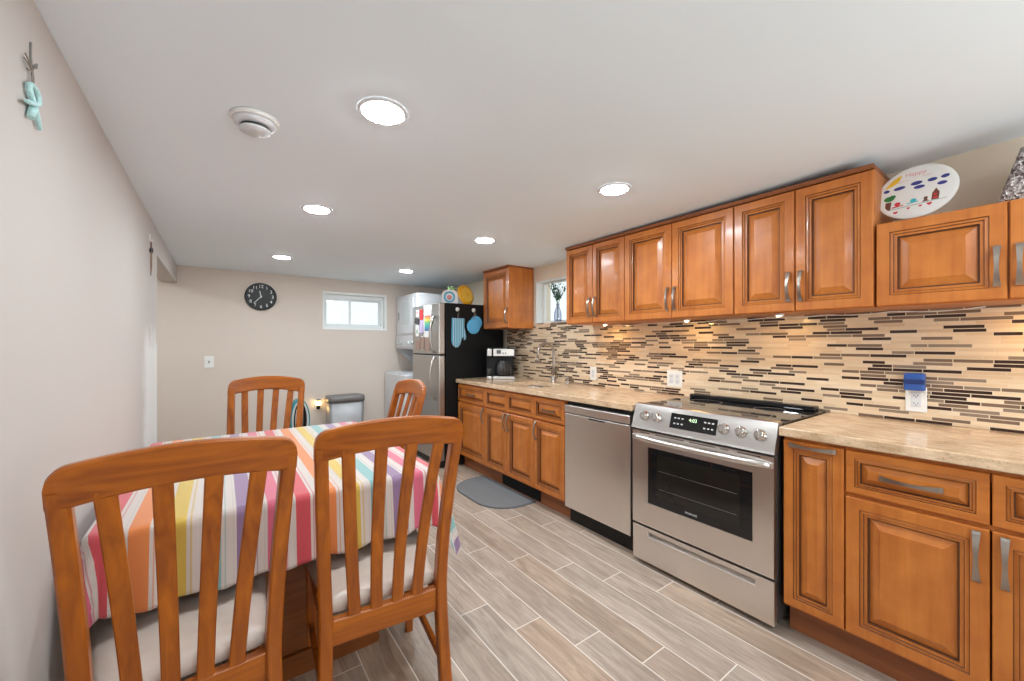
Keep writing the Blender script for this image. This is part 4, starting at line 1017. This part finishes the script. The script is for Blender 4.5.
# under-cabinet lights with their cord
for (x, y, lb) in ((2.475, 2.150, 'small warm puck light under the cabinet beside the window'), (2.46, 1.45, 'small warm puck light under the middle wall cabinet'), (2.42, .900, 'small warm puck light under the wall cabinet above the stove'), (2.50, .02, 'small warm puck light under the short wall cabinet')):
    t = thing('puck_light', lb, 'light', (x, y, UB), 0, 'puck lights under the wall cabinets')
    b = MB(); b.lathe([(.024, 0), (.024, -.009), (.020, -.011)], 24); b.build('housing', 'offwhite', t)
    b = MB(); b.lathe([(.0105, -.0105), (.009, -.0118), (.002, -.012)], 24); b.build('lens', 'puck', t)
b = MB(); pts = []
for k in range(41):
    y = 2.10 - k * (2.10 - .19) / 40; pts.append((2.545 + .01 * math.sin(k * .9), y, UB - .006 - .010 * abs(math.sin(k * .55))))
b.tube(pts, .0022, 6); tag(b.build('hanging_wire', 'offwhite'), 'thin pale cord slung between the puck lights under the cabinets', 'cord')

# ------------------------------------------------------------------ on top of the short cabinet
PR = .138
PQ = .127 / .138
tiltp = math.radians(17)
t = thing('painted_plate', 'round white plate with a child-painted scene, propped on the short cabinet', 'plate', (2.385, .376, US + .0005))
# plate plane: local u to viewer's right is -y, v up, leaning back towards +x
PM = Matrix(((0, math.sin(tiltp), -math.cos(tiltp), PR * math.sin(tiltp) - .0), (-1, 0, 0, 0), (0, math.cos(tiltp), math.sin(tiltp), PR * math.cos(tiltp) + .014), (0, 0, 0, 1)))
PM = Matrix.Scale(PQ, 4) @ PM
b = MB(); b.lathe([(.07, -.010), (.075, -.012), (PR * .82, -.008), (PR - .003, -.001), (PR, .001), (PR - .003, .003), (PR * .85, .0005), (PR * .8, .0), (.001, .0)], 56, mx=PM); b.build('dish', 'plate', t)
def decal(outs, name, mat, d=.0007):
    if name in ('sun', 'tree_crown', 'red_flower', 'turquoise_flower', 'small_figure'):
        b = MB()
        for o_ in outs: b.prism(o_, .0001 + (.0005 if d > .0008 else 0), d, mx=PM)
        return b.build(name, mat, t)
    for o_ in outs:
        b = MB(); b.prism(o_, .0001 + (.0005 if d > .0008 else 0), d, mx=PM); b.build(name, mat, t)
q = PR / .138
sun = [(-.118, .052), (-.062, .117)] + [(.128 * math.cos(a), .128 * math.sin(a)) for a in (2.12, 2.25, 2.4, 2.55, 2.68)]
decal([[(.1345 * math.cos(a), .1345 * math.sin(a)) for a in [2.05 + .1 * k for k in range(8)]] + [], [(-.075, .060), (-.060, .075), (-.052, .1), (-.062, .117), (-.122, .048), (-.105, .046)]], 'sun', 'yellow')
decal([ell(-.058, .036, .021, .009, 18, .1), ell(.0, .045, .020, .010, 18, .05), ell(.010, .022, .019, .009, 18, 0), ell(.052, .046, .016, .009, 18, .0), ell(.093, .050, .014, .009, 18, .1), ell(.084, .018, .016, .009, 18, 0), ell(-.104, .032, .012, .008, 14, 0)], 'cloud', 'navy')
decal([[(-.105, -.074), (-.085, -.074), (-.083, -.030), (-.104, -.030)]], 'tree_trunk', 'pbrown')
decal([ell(-.092, -.012, .019, .014, 16), ell(-.080, -.004, .012, .010, 12)], 'tree_crown', 'pgreen', .0010)
decal([ell(-.061, -.048, .011, .010), [(-.080, -.066), (-.040, -.060), (-.040, -.056), (-.080, -.060)]], 'red_flower', 'red')
decal([ell(-.007, -.044, .011, .010), [(-.028, -.058), (.010, -.054), (.010, -.050), (-.028, -.054)]], 'turquoise_flower', 'cyan')
decal([ell(.034, -.044, .007, .008), [(.022, -.062), (.046, -.060), (.036, -.050), (.030, -.050)]], 'small_figure', 'pbrown')
decal([[(.052, -.060), (.076, -.060), (.078, -.026), (.066, -.002), (.054, -.026)]], 'house', 'pbrown')
decal([ell(.064, -.034, .006, .005), ell(.065, -.050, .007, .005)], 'house_window', 'red', .0010)
decal([[(-.118, -.076), (.105, -.062), (.105, -.0595), (-.118, -.0735)]], 'ground_line', 'linegreen')
def heart(cx, cy, s): return [(cx + s * .0625 * 16 * math.sin(a) ** 3, cy + s * .0625 * (13 * math.cos(a) - 5 * math.cos(2 * a) - 2 * math.cos(3 * a) - math.cos(4 * a))) for a in [2 * PI * k / 20 for k in range(20)]]
decal([heart(-.066, -.092, .009), heart(-.022, -.080, .006), heart(.018, -.078, .006), heart(.047, -.076, .009)], 'heart', 'red')
b = MB(); text_mesh('Happy', .028, PM @ T(-.005, .098, .0006, 0, 0, .02), b, depth=.0003); 
for (sx0_, sy0_, n_) in ((-.066, .066, 5), (.018, .074, 4)):     # a child's illegible scrawl
    b.tube([PM @ Vector((sx0_ + .0045 * k, sy0_ + .0045 * math.sin(k * 2.1) + .001 * k * .4, .0008)) for k in range(n_ * 2)], .0007, 5)
b.build('lettering', 'pink', t)
b = MB(); b.box(-.05, .07, -.035, .035, 0, .004, bev=.001); b.build('stand', 'kick', t)

t = thing('sequinned_bag', 'silver sequinned bag on the short wall cabinet, past the plate', 'bag', (2.44, .005, US + .0005))
b = MB(); rings = []
for k in range(9):
    f = k / 8; z = .215 * f; hy_ = .150 - .058 * f; hx_ = .055 - .035 * f ** 1.3
    pu = .010 * math.sin(PI * f)
    rings.append([(x, y, zz) for x, y, zz in rr(hx_ + pu, hy_, min(.02, hx_ * .6), z, 4)])
b.loft(rings, smooth=True); b.build('body', 'sequin', t)
b = MB()
for s in (-1, 1): b.tube([(s * .012, -.05, .205), (s * .02, -.035, .238), (s * .022, 0, .246), (s * .02, .035, .238), (s * .012, .05, .205)], .004, 8)
b.build('handle', 'grey', t)
b = MB(); b.box(-.064, -.050, -.11, .05, .005, .055, bev=.004); b.build('base_trim', 'pbrown', t)

# ------------------------------------------------------------------ ornaments on the left wall
t = thing('wall_ornament', 'aqua beaded ribbon ornament hanging high on the left wall', 'ornament', (XL, 1.385, 1.832)); t.scale = (.6, .72, .60)
pts = []
for k in range(41):
    q_ = k / 40; a = (q_ - .5) * 2
    yy = .030 * math.sin(a * 2.6) * 1.0; zz = .045 - .115 * abs(a) ** 1.5 + .0
    pts.append((.014 + .005 * a, yy * (1.0 if abs(a) < .75 else 1.1), zz))
b = MB()
L_ = [(.012, .034, -.078), (.012, .022, -.045), (.013, .004, -.012), (.014, -.018, .016), (.014, -.024, .036), (.014, -.012, .052), (.014, .006, .055), (.014, .020, .044), (.015, .022, .022), (.017, .010, .000), (.019, -.010, -.018), (.020, -.034, -.034), (.020, -.046, -.042)]
L_ = [(x, y * 1.75, z) for x, y, z in L_]; b.tube(L_, [.007, .009, .010, .010, .010, .010, .010, .010, .010, .010, .010, .009, .006], 10)
b.tube([(.013, .008, -.012), (.014, -.012, -.04), (.014, -.026, -.075)], [.012, .013, .011], 10)
b.build('ribbon_loop', 'aqua', t)
b = MB(); b.tube([(.012, .004, .055), (.010, .010, .095), (.009, .004, .118), (.010, -.004, .095), (.012, .0, .055)], .003, 6)
for (y, z) in ((-.062, .140), (-.070, .118), (-.050, .092), (.016, .150)): b.tube([(.010, .002, .118), (.012, y * .6, .118 + (z - .118) * .7), (.012, y, z)], .0028, 6)
b.build('twine_bow', 'twine', t)
t = thing('wall_hook', 'slim metal hook on the left wall above the aqua ornament', 'hook', (XL, 1.392, 1.925)); t.scale = (.7, .7, .8)
b = MB(); b.tube([(.003, 0, .055), (.003, 0, .01), (.006, 0, -.015), (.016, -.004, -.018), (.018, -.006, -.004)], .003, 8); b.build('wire', 'grey', t)
t = thing('wall_ornament', 'thin brown rod ornament with a dark knot on the left wall by the opening', 'ornament', (XL, 3.28, 1.82))
b = MB(); b.tube([(.008, 0, -.125), (.010, .0, -.06), (.010, 0, .08)], [.002, .0045, .004], 8); b.build('rod', 'brownrod', t)
b = MB(); b.lathe([(.003, -.022), (.008, -.012), (.010, .004), (.006, .016), (.003, .02)], 12, mx=T(.010, .004, .030)); b.build('knot', 'dark', t)
t = thing('wall_hook', 'small white hook holding the brown rod ornament', 'hook', (XL, 3.28, 1.925))
b = MB(); b.box(0, .005, -.009, .009, -.02, .025, bev=.002); b.build('backing', 'offwhite', t)
b = MB(); b.tube([(.005, 0, -.008), (.013, 0, -.018), (.018, 0, -.010)], .003, 8); b.build('peg', 'offwhite', t)
